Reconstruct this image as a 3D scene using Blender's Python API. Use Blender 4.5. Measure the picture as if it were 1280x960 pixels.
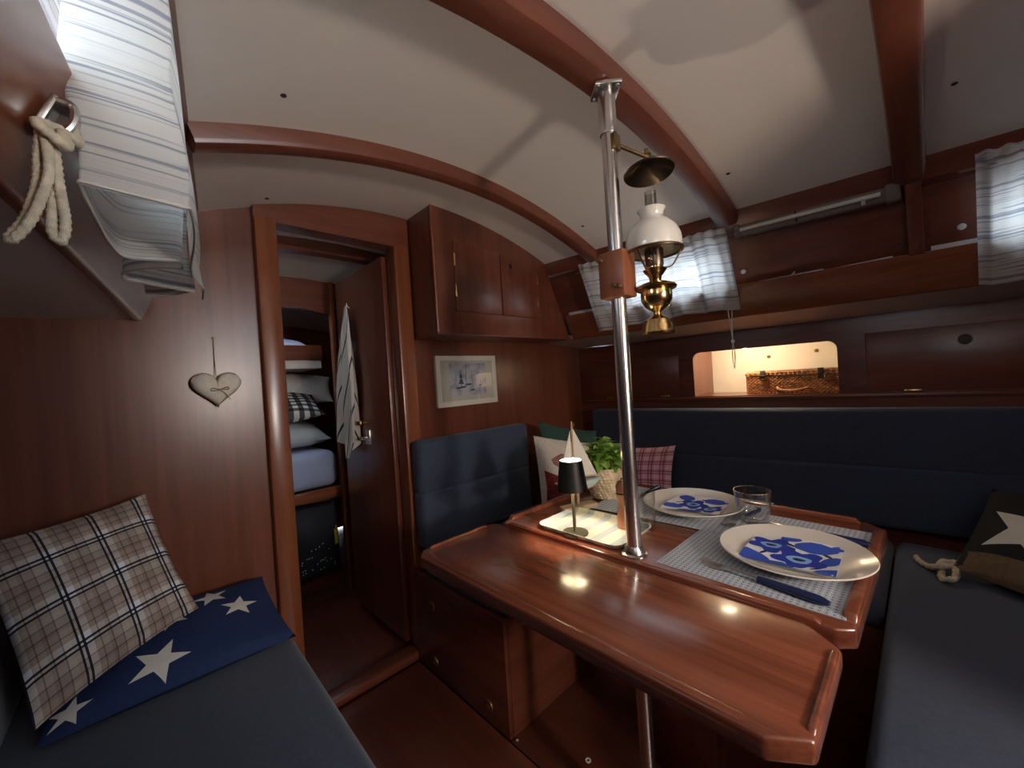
import bpy, bmesh, math, random
from mathutils import Vector, Matrix
random.seed(7)
for o in list(bpy.data.objects): bpy.data.objects.remove(o)
scene = bpy.context.scene
col = scene.collection
R = math.radians
PI = math.pi

# ---------------------------------------------------------------- camera
def cam_basis(yaw, pitch, roll):
    y, p, r = R(yaw), R(pitch), R(roll)
    fwd = Vector((math.sin(y)*math.cos(p), math.cos(y)*math.cos(p), math.sin(p)))
    right = Vector((math.cos(y), -math.sin(y), 0))
    up = right.cross(fwd)
    return (math.cos(r)*right + math.sin(r)*up, -math.sin(r)*right + math.cos(r)*up, fwd)
_r, _u, _f = cam_basis(43.736, -0.398, -3.691)
cam = bpy.data.cameras.new('camera'); camo = bpy.data.objects.new('camera', cam); col.objects.link(camo)
cam.sensor_fit = 'HORIZONTAL'; cam.sensor_width = 36.0; cam.lens = 36.0*494.42/1280.0
cam.clip_start = 0.01
camo.matrix_world = Matrix(((_r.x, _u.x, -_f.x, 0.0), (_r.y, _u.y, -_f.y, 0.0), (_r.z, _u.z, -_f.z, 1.11), (0, 0, 0, 1)))
scene.camera = camo
vs = scene.view_settings
vs.view_transform = 'Standard'; vs.look = 'None'; vs.gamma = 1.0; vs.use_curve_mapping = False
vs.exposure = 0.88

# ---------------------------------------------------------------- world and large lights
world = bpy.data.worlds.new('world'); scene.world = world; world.use_nodes = True
bg = world.node_tree.nodes['Background']
bg.inputs[0].default_value = (0.80, 0.91, 1.0, 1); bg.inputs[1].default_value = 4.2
def portal(name, loc, rot, sx, sy):      # guides sampling of the sky through an opening, emits nothing
    l = bpy.data.lights.new(name, 'AREA'); l.shape = 'RECTANGLE'; l.size = sx; l.size_y = sy
    l.cycles.is_portal = True
    o = bpy.data.objects.new(name, l); o.location = loc; o.rotation_euler = rot; col.objects.link(o)
def point_lamp(name, loc, power, color, radius=0.03):
    l = bpy.data.lights.new(name, 'POINT'); l.energy = power; l.color = color; l.shadow_soft_size = radius
    o = bpy.data.objects.new(name, l); o.location = loc; col.objects.link(o); return o
WARM = (1.0, 0.74, 0.48)
point_lamp('assumed_lamp_aft_offscreen', (0.54, -1.20, 1.22), 25.0, (1.0, 0.85, 0.70), 0.08)   # assumed warm lamp, unseen behind the viewer, added to light the cabin
point_lamp('table_lamp_light', (0.822, 0.655, 0.862), 1.6, (1.0, 0.84, 0.66), 0.008)            # bulb in the table lamp's shade
point_lamp('assumed_locker_light', (2.160, 0.60, 1.205), 2.4, (1.0, 0.80, 0.50), 0.02)        # assumed lamp, unseen under the locker's top, added for the niche's glow

# ---------------------------------------------------------------- materials
MATS = {}
def new_mat(name):
    m = bpy.data.materials.new(name); m.use_nodes = True
    nt = m.node_tree; b = nt.nodes['Principled BSDF']
    MATS[name] = m
    return m, nt, b
def N(nt, typ, **kw):
    n = nt.nodes.new(typ)
    for k, v in kw.items(): setattr(n, k, v)
    return n
def plain(name, colr, rough=0.5, metal=0.0, bump=0.0, bscale=200, var=0.0, coat=0.0, spec=None, sheen=0.0):
    m, nt, b = new_mat(name)
    b.inputs['Base Color'].default_value = (*colr, 1); b.inputs['Roughness'].default_value = rough
    b.inputs['Metallic'].default_value = metal
    if coat: b.inputs['Coat Weight'].default_value = coat; b.inputs['Coat Roughness'].default_value = 0.12
    if spec is not None: b.inputs['Specular IOR Level'].default_value = spec
    if sheen: b.inputs['Sheen Weight'].default_value = sheen
    tc = N(nt, 'ShaderNodeTexCoord')
    if var:
        n = N(nt, 'ShaderNodeTexNoise'); n.inputs['Scale'].default_value = bscale*0.12; n.inputs['Detail'].default_value = 5
        nt.links.new(tc.outputs['Object'], n.inputs['Vector'])
        r = N(nt, 'ShaderNodeValToRGB')
        r.color_ramp.elements[0].position = 0.3; r.color_ramp.elements[1].position = 0.7
        r.color_ramp.elements[0].color = (*[c*(1-var) for c in colr], 1); r.color_ramp.elements[1].color = (*[min(1, c*(1+var)) for c in colr], 1)
        nt.links.new(n.outputs['Fac'], r.inputs['Fac']); nt.links.new(r.outputs['Color'], b.inputs['Base Color'])
    if bump:
        n2 = N(nt, 'ShaderNodeTexNoise'); n2.inputs['Scale'].default_value = bscale; n2.inputs['Detail'].default_value = 3
        nt.links.new(tc.outputs['Object'], n2.inputs['Vector'])
        bp = N(nt, 'ShaderNodeBump'); bp.inputs['Strength'].default_value = bump; bp.inputs['Distance'].default_value = 0.002
        nt.links.new(n2.outputs['Fac'], bp.inputs['Height']); nt.links.new(bp.outputs['Normal'], b.inputs['Normal'])
    return m
def wood(name, axis, light, dark, rough=0.3, coat=0.35, fine=1.0, crough=0.28, spec=0.5):
    m, nt, b = new_mat(name)
    tc = N(nt, 'ShaderNodeTexCoord')
    mp = N(nt, 'ShaderNodeMapping'); s = [30*fine, 30*fine, 30*fine]; s['xyz'.index(axis)] = 1.3*fine
    mp.inputs['Scale'].default_value = s; nt.links.new(tc.outputs['Object'], mp.inputs['Vector'])
    n = N(nt, 'ShaderNodeTexNoise'); n.inputs['Scale'].default_value = 1.0; n.inputs['Detail'].default_value = 6; n.inputs['Roughness'].default_value = 0.62; n.inputs['Distortion'].default_value = 0.5
    nt.links.new(mp.outputs['Vector'], n.inputs['Vector'])
    mp2 = N(nt, 'ShaderNodeMapping'); s2 = [5, 5, 5]; s2['xyz'.index(axis)] = 0.6
    mp2.inputs['Scale'].default_value = s2; nt.links.new(tc.outputs['Object'], mp2.inputs['Vector'])
    n2 = N(nt, 'ShaderNodeTexNoise'); n2.inputs['Scale'].default_value = 1.0; n2.inputs['Detail'].default_value = 2
    nt.links.new(mp2.outputs['Vector'], n2.inputs['Vector'])
    mx = N(nt, 'ShaderNodeMath', operation='ADD'); mx.use_clamp = True
    m1 = N(nt, 'ShaderNodeMath', operation='MULTIPLY'); m1.inputs[1].default_value = 0.65
    m2 = N(nt, 'ShaderNodeMath', operation='MULTIPLY'); m2.inputs[1].default_value = 0.35
    nt.links.new(n.outputs['Fac'], m1.inputs[0]); nt.links.new(n2.outputs['Fac'], m2.inputs[0])
    nt.links.new(m1.outputs[0], mx.inputs[0]); nt.links.new(m2.outputs[0], mx.inputs[1])
    r = N(nt, 'ShaderNodeValToRGB')
    r.color_ramp.elements[0].position = 0.34; r.color_ramp.elements[1].position = 0.66
    r.color_ramp.elements[0].color = (*dark, 1); r.color_ramp.elements[1].color = (*light, 1)
    nt.links.new(mx.outputs[0], r.inputs['Fac']); nt.links.new(r.outputs['Color'], b.inputs['Base Color'])
    b.inputs['Roughness'].default_value = rough; b.inputs['Specular IOR Level'].default_value = spec
    b.inputs['Coat Weight'].default_value = coat; b.inputs['Coat Roughness'].default_value = crough
    bp = N(nt, 'ShaderNodeBump'); bp.inputs['Strength'].default_value = 0.06; bp.inputs['Distance'].default_value = 0.001
    nt.links.new(n.outputs['Fac'], bp.inputs['Height']); nt.links.new(bp.outputs['Normal'], b.inputs['Normal'])
    return m
ML, MD = (0.215, 0.064, 0.034), (0.110, 0.029, 0.016)
for a in 'xyz':
    wood('mahogany_'+a, a, ML, MD)
    wood('teak_'+a, a, (0.30, 0.095, 0.040), (0.17, 0.045, 0.018), 0.25, 0.5)
wood('table_wood', 'y', (0.32, 0.096, 0.048), (0.105, 0.026, 0.013), 0.22, 0.6, 1.0, 0.13)
wood('floor_wood', 'y', (0.15, 0.040, 0.022), (0.08, 0.020, 0.012), 0.35, 0.3)
wood('block_wood', 'z', (0.36, 0.125, 0.055), (0.22, 0.062, 0.026), 0.4, 0.2)
wood('light_wood', 'x', (0.62, 0.45, 0.30), (0.45, 0.30, 0.19), 0.6, 0.0)
wood('mill_wood', 'z', (0.33, 0.13, 0.06), (0.18, 0.06, 0.03), 0.35, 0.3)
plain('ceiling_paint', (0.80, 0.75, 0.70), 0.38, bump=0.03, bscale=60)
plain('liner_paint', (0.72, 0.66, 0.61), 0.5)
plain('cream_paint', (0.78, 0.73, 0.66), 0.55, var=0.05, bscale=60)
plain('black', (0.008, 0.007, 0.007), 0.5)
plain('plug', (0.03, 0.016, 0.012), 0.5)
plain('blue_cloth', (0.048, 0.067, 0.114), 0.85, bump=0.35, bscale=900, var=0.12, sheen=0.15)
plain('navy_cloth', (0.010, 0.028, 0.105), 0.85, bump=0.3, bscale=700, var=0.1)
plain('black_cloth', (0.010, 0.012, 0.015), 0.9, bump=0.3, bscale=700, var=0.2)
plain('taupe_cloth', (0.16, 0.11, 0.065), 0.9, bump=0.3, bscale=700, var=0.15)
plain('green_cloth', (0.030, 0.085, 0.068), 0.9, bump=0.3, bscale=700, var=0.12)
plain('cream_cloth', (0.76, 0.70, 0.61), 0.9, bump=0.3, bscale=600, var=0.08)
plain('white_cloth', (0.72, 0.70, 0.66), 0.9, bump=0.3, bscale=500, var=0.06)
plain('star_white', (0.74, 0.74, 0.70), 0.9, var=0.05)
plain('print_red', (0.23, 0.025, 0.028), 0.9, var=0.5, bscale=500)
plain('print_rose', (0.36, 0.17, 0.14), 0.9, var=0.5, bscale=500)
plain('print_blue', (0.13, 0.14, 0.26), 0.9, var=0.6, bscale=600)
plain('print_ink', (0.02, 0.018, 0.03), 0.9)
plain('chrome', (0.66, 0.64, 0.62), 0.27, 1.0, bump=0.03, bscale=40)
plain('steel', (0.55, 0.54, 0.52), 0.28, 1.0)
plain('brass', (0.62, 0.44, 0.19), 0.2, 1.0, var=0.2, bscale=60)
plain('old_brass', (0.30, 0.20, 0.10), 0.35, 1.0, var=0.35, bscale=80)
plain('dark_bronze', (0.16, 0.115, 0.08), 0.34, 1.0, var=0.3, bscale=80)
plain('opal_glass', (0.86, 0.82, 0.72), 0.12, coat=0.5)
plain('porcelain', (0.80, 0.75, 0.66), 0.2, coat=0.4)
plain('blue_plastic', (0.012, 0.022, 0.085), 0.22)
plain('lamp_black', (0.012, 0.013, 0.012), 0.45)
plain('lamp_metal', (0.16, 0.145, 0.10), 0.42, 0.7)
plain('white_paint', (0.76, 0.72, 0.64), 0.5)
plain('mat_board', (0.74, 0.68, 0.55), 0.8)
plain('white_plastic', (0.78, 0.77, 0.74), 0.35)
plain('paper', (0.70, 0.70, 0.72), 0.8)
plain('rope', (0.66, 0.60, 0.47), 0.85, bump=0.6, bscale=900, var=0.2)
plain('twine', (0.30, 0.21, 0.10), 0.9)
plain('sail_cloth', (0.78, 0.72, 0.62), 0.85)
plain('hull_paint', (0.56, 0.66, 0.64), 0.5)
plain('soil', (0.02, 0.013, 0.009), 0.95)
plain('wicker', (0.42, 0.19, 0.08), 0.55, var=0.45, bscale=500, bump=0.4)
plain('leather', (0.035, 0.022, 0.015), 0.5)
plain('bag_cloth', (0.012, 0.015, 0.024), 0.75, bump=0.3, bscale=300)
plain('yellow_tag', (0.62, 0.52, 0.05), 0.6)
plain('bed_sheet', (0.36, 0.42, 0.62), 0.9, var=0.08, bscale=60)
plain('grey_sheet', (0.40, 0.42, 0.44), 0.9, var=0.08, bscale=60)
plain('tube_white', (0.75, 0.73, 0.66), 0.3)
plain('lamp_grey', (0.20, 0.165, 0.135), 0.4)
plain('seagrass', (0.72, 0.58, 0.38), 0.85, bump=1.0, bscale=260, var=0.25)
def leafmat():
    m, nt, b = new_mat('leaf_green')
    b.inputs['Roughness'].default_value = 0.42
    oi = N(nt, 'ShaderNodeObjectInfo'); r = N(nt, 'ShaderNodeValToRGB')
    r.color_ramp.elements[0].color = (0.20, 0.40, 0.055, 1); r.color_ramp.elements[1].color = (0.46, 0.68, 0.16, 1)
    nt.links.new(oi.outputs['Random'], r.inputs['Fac']); nt.links.new(r.outputs['Color'], b.inputs['Base Color'])
    tr = N(nt, 'ShaderNodeBsdfTranslucent'); nt.links.new(r.outputs['Color'], tr.inputs['Color'])
    mx = N(nt, 'ShaderNodeMixShader'); mx.inputs[0].default_value = 0.25
    out = nt.nodes['Material Output']
    nt.links.new(b.outputs[0], mx.inputs[1]); nt.links.new(tr.outputs[0], mx.inputs[2]); nt.links.new(mx.outputs[0], out.inputs['Surface'])
leafmat()
def glassmat(name, colr, solid):
    m, nt, b = new_mat(name)
    if solid:
        b.inputs['Base Color'].default_value = (*colr, 1); b.inputs['Transmission Weight'].default_value = 1.0
        b.inputs['Roughness'].default_value = 0.0; b.inputs['IOR'].default_value = 1.45
    else:
        tr = N(nt, 'ShaderNodeBsdfTransparent'); tr.inputs[0].default_value = (*colr, 1)
        gl = N(nt, 'ShaderNodeBsdfGlossy'); gl.inputs['Roughness'].default_value = 0.03
        lwt = N(nt, 'ShaderNodeLayerWeight'); lwt.inputs['Blend'].default_value = 0.5
        pw = N(nt, 'ShaderNodeMath', operation='POWER'); pw.inputs[1].default_value = 2.2; nt.links.new(lwt.outputs['Facing'], pw.inputs[0])
        fr = N(nt, 'ShaderNodeMath', operation='MULTIPLY_ADD'); fr.inputs[1].default_value = 0.75; fr.inputs[2].default_value = 0.06; nt.links.new(pw.outputs[0], fr.inputs[0])
        mx = N(nt, 'ShaderNodeMixShader'); out = nt.nodes['Material Output']
        nt.links.new(fr.outputs[0], mx.inputs[0]); nt.links.new(tr.outputs[0], mx.inputs[1]); nt.links.new(gl.outputs[0], mx.inputs[2]); nt.links.new(mx.outputs[0], out.inputs['Surface'])
glassmat('clear_glass', (0.97, 0.98, 0.98), True)
glassmat('pane_glass', (0.96, 0.98, 1.0), False)
glassmat('thin_glass', (0.97, 0.98, 0.98), False)
glassmat('chimney_glass', (0.80, 0.80, 0.78), False)
def uvaxis(nt, i, mult, off=0.0):
    uv = N(nt, 'ShaderNodeUVMap'); sp = N(nt, 'ShaderNodeSeparateXYZ'); nt.links.new(uv.outputs[0], sp.inputs[0])
    mm = N(nt, 'ShaderNodeMath', operation='MULTIPLY_ADD'); mm.inputs[1].default_value = mult; mm.inputs[2].default_value = off
    nt.links.new(sp.outputs[i], mm.inputs[0]); return mm.outputs[0]
def ramp(nt, src, stops, interp='CONSTANT'):
    r = N(nt, 'ShaderNodeValToRGB'); cr = r.color_ramp; cr.interpolation = interp
    while len(cr.elements) < len(stops): cr.elements.new(0.5)
    for e, (p, c) in zip(cr.elements, stops): e.position = p; e.color = (*c, 1)
    nt.links.new(src, r.inputs['Fac']); return r.outputs['Color']
def fract(nt, src):
    f = N(nt, 'ShaderNodeMath', operation='FRACT'); nt.links.new(src, f.inputs[0]); return f.outputs[0]
def mixc(nt, a, b, mode='MULTIPLY', fac=1.0):
    m = N(nt, 'ShaderNodeMix', data_type='RGBA', blend_type=mode); m.inputs[0].default_value = fac
    nt.links.new(a, m.inputs[6]); nt.links.new(b, m.inputs[7]); return m.outputs[2]
def weave_bump(nt, b, scale=700, st=0.3):
    tc = N(nt, 'ShaderNodeTexCoord'); n = N(nt, 'ShaderNodeTexNoise'); n.inputs['Scale'].default_value = scale
    nt.links.new(tc.outputs['Object'], n.inputs['Vector'])
    bp = N(nt, 'ShaderNodeBump'); bp.inputs['Strength'].default_value = st; bp.inputs['Distance'].default_value = 0.002
    nt.links.new(n.outputs['Fac'], bp.inputs['Height']); nt.links.new(bp.outputs['Normal'], b.inputs['Normal'])
def check(name, nu, nv, su, sv, ou=0.0, ov=0.0, rough=0.9, mode='MULTIPLY'):
    m, nt, b = new_mat(name); b.inputs['Roughness'].default_value = rough
    cu = ramp(nt, fract(nt, uvaxis(nt, 0, nu, ou)), su); cv = ramp(nt, fract(nt, uvaxis(nt, 1, nv, ov)), sv)
    nt.links.new(mixc(nt, cu, cv, mode), b.inputs['Base Color']); weave_bump(nt, b)
W1 = (1, 1, 1)
_bands = [(0, (0.66, 0.60, 0.55)), (0.08, (0.025, 0.03, 0.06)), (0.125, (0.85, 0.85, 0.86)), (0.17, (0.025, 0.03, 0.06)), (0.215, (0.92, 0.94, 0.97)), (0.34, (0.66, 0.57, 0.52)), (0.45, (0.34, 0.27, 0.26)), (0.475, (0.64, 0.56, 0.51)), (0.60, (0.52, 0.45, 0.42)), (0.66, (0.30, 0.23, 0.22)), (0.685, (0.60, 0.52, 0.48)), (0.84, (0.36, 0.30, 0.29)), (0.865, (0.72, 0.67, 0.63))]
check('grey_plaid', 3.3, 3.6, _bands, _bands, 0.18, 0.42)
_pk = [(0, (0.92, 0.75, 0.80)), (0.34, (0.62, 0.30, 0.38)), (0.5, (0.88, 0.66, 0.72)), (0.62, (0.48, 0.17, 0.25)), (0.74, (0.80, 0.52, 0.60)), (0.9, (0.95, 0.85, 0.87))]
check('pink_plaid', 5.2, 5.2, _pk, _pk, 0.1, 0.2)
check('gingham', 9, 8, [(0, (0.9, 0.9, 0.88)), (0.5, (0.10, 0.10, 0.11))], [(0, (0.85, 0.85, 0.84)), (0.5, (0.14, 0.14, 0.15))])
check('tray_stripe', 4.6, 1, [(0, (0.80, 0.78, 0.62)), (0.58, (0.50, 0.56, 0.55))], [(0, W1)], 0.3, 0, 0.35)
check('towel_stripe', 7, 1, [(0, (0.66, 0.61, 0.55)), (0.80, (0.03, 0.03, 0.04)), (0.91, (0.66, 0.61, 0.55))], [(0, W1)])
def placemat():
    m, nt, b = new_mat('placemat_weave'); b.inputs['Roughness'].default_value = 0.8
    def tri(i, k, ph):
        s = N(nt, 'ShaderNodeMath', operation='SINE'); nt.links.new(uvaxis(nt, i, k*2*PI, ph), s.inputs[0]); return s.outputs[0]
    a, c = tri(0, 22, 0), tri(1, 16, 0)
    ml = N(nt, 'ShaderNodeMath', operation='MULTIPLY'); nt.links.new(a, ml.inputs[0]); nt.links.new(c, ml.inputs[1])
    ab = N(nt, 'ShaderNodeMath', operation='ABSOLUTE'); nt.links.new(ml.outputs[0], ab.inputs[0])
    c2 = ramp(nt, ab.outputs[0], [(0, (0.66, 0.69, 0.72)), (0.22, (0.16, 0.22, 0.33)), (0.42, (0.62, 0.66, 0.70)), (0.78, (0.10, 0.15, 0.25))])
    nt.links.new(c2, b.inputs['Base Color']); weave_bump(nt, b, 900, 0.3)
placemat()
def curtainmat(name, c_lo, c_hi, transl, freq=30.0):
    m, nt, b = new_mat(name); b.inputs['Roughness'].default_value = 0.9
    uv = N(nt, 'ShaderNodeUVMap'); mp = N(nt, 'ShaderNodeMapping'); mp.inputs['Scale'].default_value = (1.2, freq, 1)
    nt.links.new(uv.outputs[0], mp.inputs['Vector'])
    n = N(nt, 'ShaderNodeTexNoise'); n.inputs['Scale'].default_value = 1.0; n.inputs['Detail'].default_value = 3; n.inputs['Roughness'].default_value = 0.6; n.inputs['Distortion'].default_value = 0.25
    nt.links.new(mp.outputs['Vector'], n.inputs['Vector'])
    c = ramp(nt, n.outputs['Fac'], [(0.40, c_lo), (0.47, c_hi), (0.60, c_hi), (0.68, c_lo)], 'LINEAR')
    nt.links.new(c, b.inputs['Base Color'])
    tr = N(nt, 'ShaderNodeBsdfTranslucent'); nt.links.new(c, tr.inputs['Color'])
    mx = N(nt, 'ShaderNodeMixShader'); mx.inputs[0].default_value = transl; out = nt.nodes['Material Output']
    nt.links.new(b.outputs[0], mx.inputs[1]); nt.links.new(tr.outputs[0], mx.inputs[2]); nt.links.new(mx.outputs[0], out.inputs['Surface'])
    bp = N(nt, 'ShaderNodeBump'); bp.inputs['Strength'].default_value = 0.5; bp.inputs['Distance'].default_value = 0.003
    nt.links.new(n.outputs['Fac'], bp.inputs['Height']); nt.links.new(bp.outputs['Normal'], b.inputs['Normal'])
curtainmat('curtain_cloth', (0.38, 0.40, 0.46), (0.82, 0.81, 0.78), 0.48, 33.0)
def artmat():
    m, nt, b = new_mat('ink_wash'); b.inputs['Roughness'].default_value = 0.7
    tc = N(nt, 'ShaderNodeTexCoord'); n = N(nt, 'ShaderNodeTexNoise'); n.inputs['Scale'].default_value = 22; n.inputs['Detail'].default_value = 6
    nt.links.new(tc.outputs['Object'], n.inputs['Vector'])
    nt.links.new(ramp(nt, n.outputs['Fac'], [(0.36, (0.40, 0.39, 0.48)), (0.55, (0.72, 0.69, 0.68))], 'LINEAR'), b.inputs['Base Color'])
artmat()
plain('art_ink', (0.10, 0.10, 0.17), 0.8, var=0.4, bscale=600)
plain('art_sail', (0.70, 0.68, 0.66), 0.8)
plain('napkin_white', (0.80, 0.80, 0.80), 0.85)
plain('napkin_blue', (0.010, 0.035, 0.36), 0.85, var=0.1, bscale=300)
plain('napkin_mid', (0.03, 0.085, 0.50), 0.85)
plain('napkin_pale', (0.25, 0.45, 0.80), 0.85)
plain('napkin_ink', (0.006, 0.010, 0.05), 0.85)
def emit(name, colr, st):
    m, nt, b = new_mat(name); b.inputs['Base Color'].default_value = (*colr, 1)
    b.inputs['Emission Color'].default_value = (*colr, 1); b.inputs['Emission Strength'].default_value = st
emit('bulb_glow', (1.0, 0.86, 0.60), 6.0)
plain('shade_inside', (0.80, 0.76, 0.62), 0.6)

# ---------------------------------------------------------------- mesh builder
def V(*a): return Vector(a) if len(a) > 1 else Vector(a[0])
class MB:
    def __init__(s): s.v = []; s.f = []; s.uv = {}
    def add(s, vs, fs, uvs=None):
        o = len(s.v); s.v += [Vector(p) for p in vs]; s.f += [tuple(i+o for i in f) for f in fs]
        if uvs:
            for i, t in enumerate(uvs): s.uv[o+i] = t
        return s
    def bm(s, bm, M=None):
        bm.verts.index_update()
        vs = [(M @ v.co) if M else v.co.copy() for v in bm.verts]
        s.add(vs, [[v.index for v in f.verts] for f in bm.faces]); bm.free(); return s
    def box(s, lo, hi, bev=0.0, seg=2):
        c = (V(lo)+V(hi))/2; h = (V(hi)-V(lo))/2
        return s.obox(c, (1, 0, 0), (0, 1, 0), (0, 0, 1), h, bev, seg)
    def obox(s, c, ax, ay, az, h, bev=0.0, seg=2):
        b = bmesh.new(); bmesh.ops.create_cube(b, size=2.0)
        for v in b.verts: v.co = Vector((v.co.x*h[0], v.co.y*h[1], v.co.z*h[2]))
        if bev: bmesh.ops.bevel(b, geom=b.edges[:], offset=bev, segments=seg, profile=0.5, affect='EDGES')
        ax, ay, az, c = V(ax), V(ay), V(az), V(c)
        M = Matrix(((ax.x, ay.x, az.x, c.x), (ax.y, ay.y, az.y, c.y), (ax.z, ay.z, az.z, c.z), (0, 0, 0, 1)))
        return s.bm(b, M)
    def rbox(s, c, h, rz=0.0, bev=0.0, seg=2):
        return s.obox(c, (math.cos(rz), math.sin(rz), 0), (-math.sin(rz), math.cos(rz), 0), (0, 0, 1), h, bev, seg)
    def slab(s, quad, vec, bev=0.0, seg=2):
        return s.prism(quad, vec, bev, seg)
    def prism(s, poly, vec, bev=0.0, seg=2):
        b = bmesh.new(); vec = V(vec)
        v0 = [b.verts.new(V(p)) for p in poly]; v1 = [b.verts.new(V(p)+vec) for p in poly]; n = len(poly)
        b.faces.new(v0[::-1]); b.faces.new(v1)
        for i in range(n): b.faces.new((v0[i], v0[(i+1) % n], v1[(i+1) % n], v1[i]))
        if bev:
            bmesh.ops.recalc_face_normals(b, faces=b.faces[:])
            bmesh.ops.bevel(b, geom=b.edges[:], offset=bev, segments=seg, profile=0.5, affect='EDGES', clamp_overlap=True)
        return s.bm(b)
    def tube(s, pts, r, seg=10, closed=False, radii=None, twist=None, caps=True, flat=1.0):
        pts = [V(p) for p in pts]; n = len(pts); vs = []; fs = []
        T = []
        for i in range(n):
            if closed: t = pts[(i+1) % n]-pts[i-1]
            else: t = pts[min(i+1, n-1)]-pts[max(i-1, 0)]
            T.append(t.normalized())
        a = Vector((0, 0, 1)) if abs(T[0].z) < 0.9 else Vector((1, 0, 0))
        nrm = (a - T[0]*a.dot(T[0])).normalized(); L = 0.0
        for i in range(n):
            nrm = (nrm - T[i]*nrm.dot(T[i])).normalized(); bn = T[i].cross(nrm)
            if i: L += (pts[i]-pts[i-1]).length
            rr = radii[i] if radii else r
            for k in range(seg):
                an = 2*PI*k/seg; q = rr
                if twist: q = rr*(1+twist[0]*math.sin(2*an+L*twist[1]))
                vs.append(pts[i]+nrm*(math.cos(an)*q)+bn*(math.sin(an)*q*flat))
        m = n if closed else n-1
        for i in range(m):
            for k in range(seg):
                a0, a1 = i*seg+k, i*seg+(k+1) % seg; j = ((i+1) % n)*seg
                fs.append((a0, a1, j+(k+1) % seg, j+k))
        if not closed and caps: fs += [tuple(range(seg))[::-1], tuple(range((n-1)*seg, n*seg))]
        return s.add(vs, fs)
    def lathe(s, prof, c=(0, 0, 0), seg=32, axis=None, caps=True):
        vs = []; fs = []; c = V(c); M = axis or Matrix.Identity(3)
        for r, z in prof:
            for k in range(seg):
                an = 2*PI*k/seg; vs.append(c + M @ Vector((r*math.cos(an), r*math.sin(an), z)))
        for i in range(len(prof)-1):
            for k in range(seg):
                fs.append((i*seg+k, i*seg+(k+1) % seg, (i+1)*seg+(k+1) % seg, (i+1)*seg+k))
        if caps:
            if prof[0][0] > 1e-5: fs.append(tuple(range(seg))[::-1])
            if prof[-1][0] > 1e-5: fs.append(tuple(range((len(prof)-1)*seg, len(prof)*seg)))
        return s.add(vs, fs)
    def grid(s, f, nu, nv):
        vs = []; uv = []; fs = []
        for j in range(nv+1):
            for i in range(nu+1):
                u, v = i/nu, j/nv; vs.append(f(u, v)); uv.append((u, v))
        for j in range(nv):
            for i in range(nu):
                a = j*(nu+1)+i; fs.append((a, a+1, a+nu+2, a+nu+1))
        return s.add(vs, fs, uv)
    def disc(s, c, nrm, r, seg=20, thick=0.002):
        M = Vector((0, 0, 1)).rotation_difference(V(nrm)).to_matrix()
        return s.lathe([(r, 0), (r, thick*0.6), (r*0.9, thick)], c, seg, M)
    def ring(s, c, nrm, r, rr, seg=24, ts=8):
        M = Vector((0, 0, 1)).rotation_difference(V(nrm)).to_matrix(); c = V(c)
        return s.tube([c+M @ Vector((r*math.cos(2*PI*k/seg), r*math.sin(2*PI*k/seg), 0)) for k in range(seg)], rr, ts, closed=True)
WP = {}
def obj(name, mb, mat, parent=None, smooth=38, recalc=True, origin=None):
    xs = [v.x for v in mb.v]; ys = [v.y for v in mb.v]; zs = [v.z for v in mb.v]
    if origin is None:
        origin = Vector(((min(xs)+max(xs))/2, (min(ys)+max(ys))/2, min(zs) if parent is None else (min(zs)+max(zs))/2))
    origin = V(origin)
    me = bpy.data.meshes.new(name); me.from_pydata([tuple(v-origin) for v in mb.v], [], mb.f)
    if mb.uv:
        ul = me.uv_layers.new(name='UVMap')
        for lp in me.loops: ul.data[lp.index].uv = mb.uv.get(lp.vertex_index, (0, 0))
    b = bmesh.new(); b.from_mesh(me); bmesh.ops.remove_doubles(b, verts=b.verts[:], dist=1e-6)
    if recalc: bmesh.ops.recalc_face_normals(b, faces=b.faces[:])
    b.to_mesh(me); b.free()
    if smooth: me.shade_smooth(); me.set_sharp_from_angle(angle=R(smooth))
    me.materials.append(MATS[mat])
    o = bpy.data.objects.new(name, me); col.objects.link(o); WP[o] = origin
    if parent is not None: o.parent = parent; o.location = origin-WP[parent]
    else: o.location = origin
    return o
def thing(name, label, cat, loc, group=None):
    o = bpy.data.objects.new(name, None); col.objects.link(o); o.location = loc; o.empty_display_size = 0.05
    WP[o] = V(loc); o['label'] = label; o['category'] = cat
    if group: o['group'] = group
    return o
def tag(o, label, cat, group=None):
    o['label'] = label; o['category'] = cat
    if group: o['group'] = group
    return o
def struct(name, mb, mat, label=None, smooth=38):
    o = obj(name, mb, mat, None, smooth); o['kind'] = 'structure'
    if label: o['label'] = label; 
    return o
def clone(o, loc, parent, rot=None):
    c = o.copy(); col.objects.link(c); c.parent = parent; c.location = V(loc)-(WP[parent] if parent else Vector()); WP[c] = V(loc)
    if rot is not None: c.rotation_euler = rot
    return c
def smoothpath(pts, n=8, closed=False):
    pts = [V(p) for p in pts]; out = []; m = len(pts); rng = m if closed else m-1
    for i in range(rng):
        p0 = pts[(i-1) % m] if closed or i > 0 else pts[0]; p1 = pts[i]; p2 = pts[(i+1) % m]
        p3 = pts[(i+2) % m] if closed or i+2 < m else pts[-1]
        for k in range(n):
            t = k/n
            out.append(0.5*((2*p1)+(p2-p0)*t+(2*p0-5*p1+4*p2-p3)*t*t+(3*p1-p0-3*p2+p3)*t**3))
    if not closed: out.append(pts[-1])
    return out
def lerp(a, b, t): return a+(b-a)*t

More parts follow.
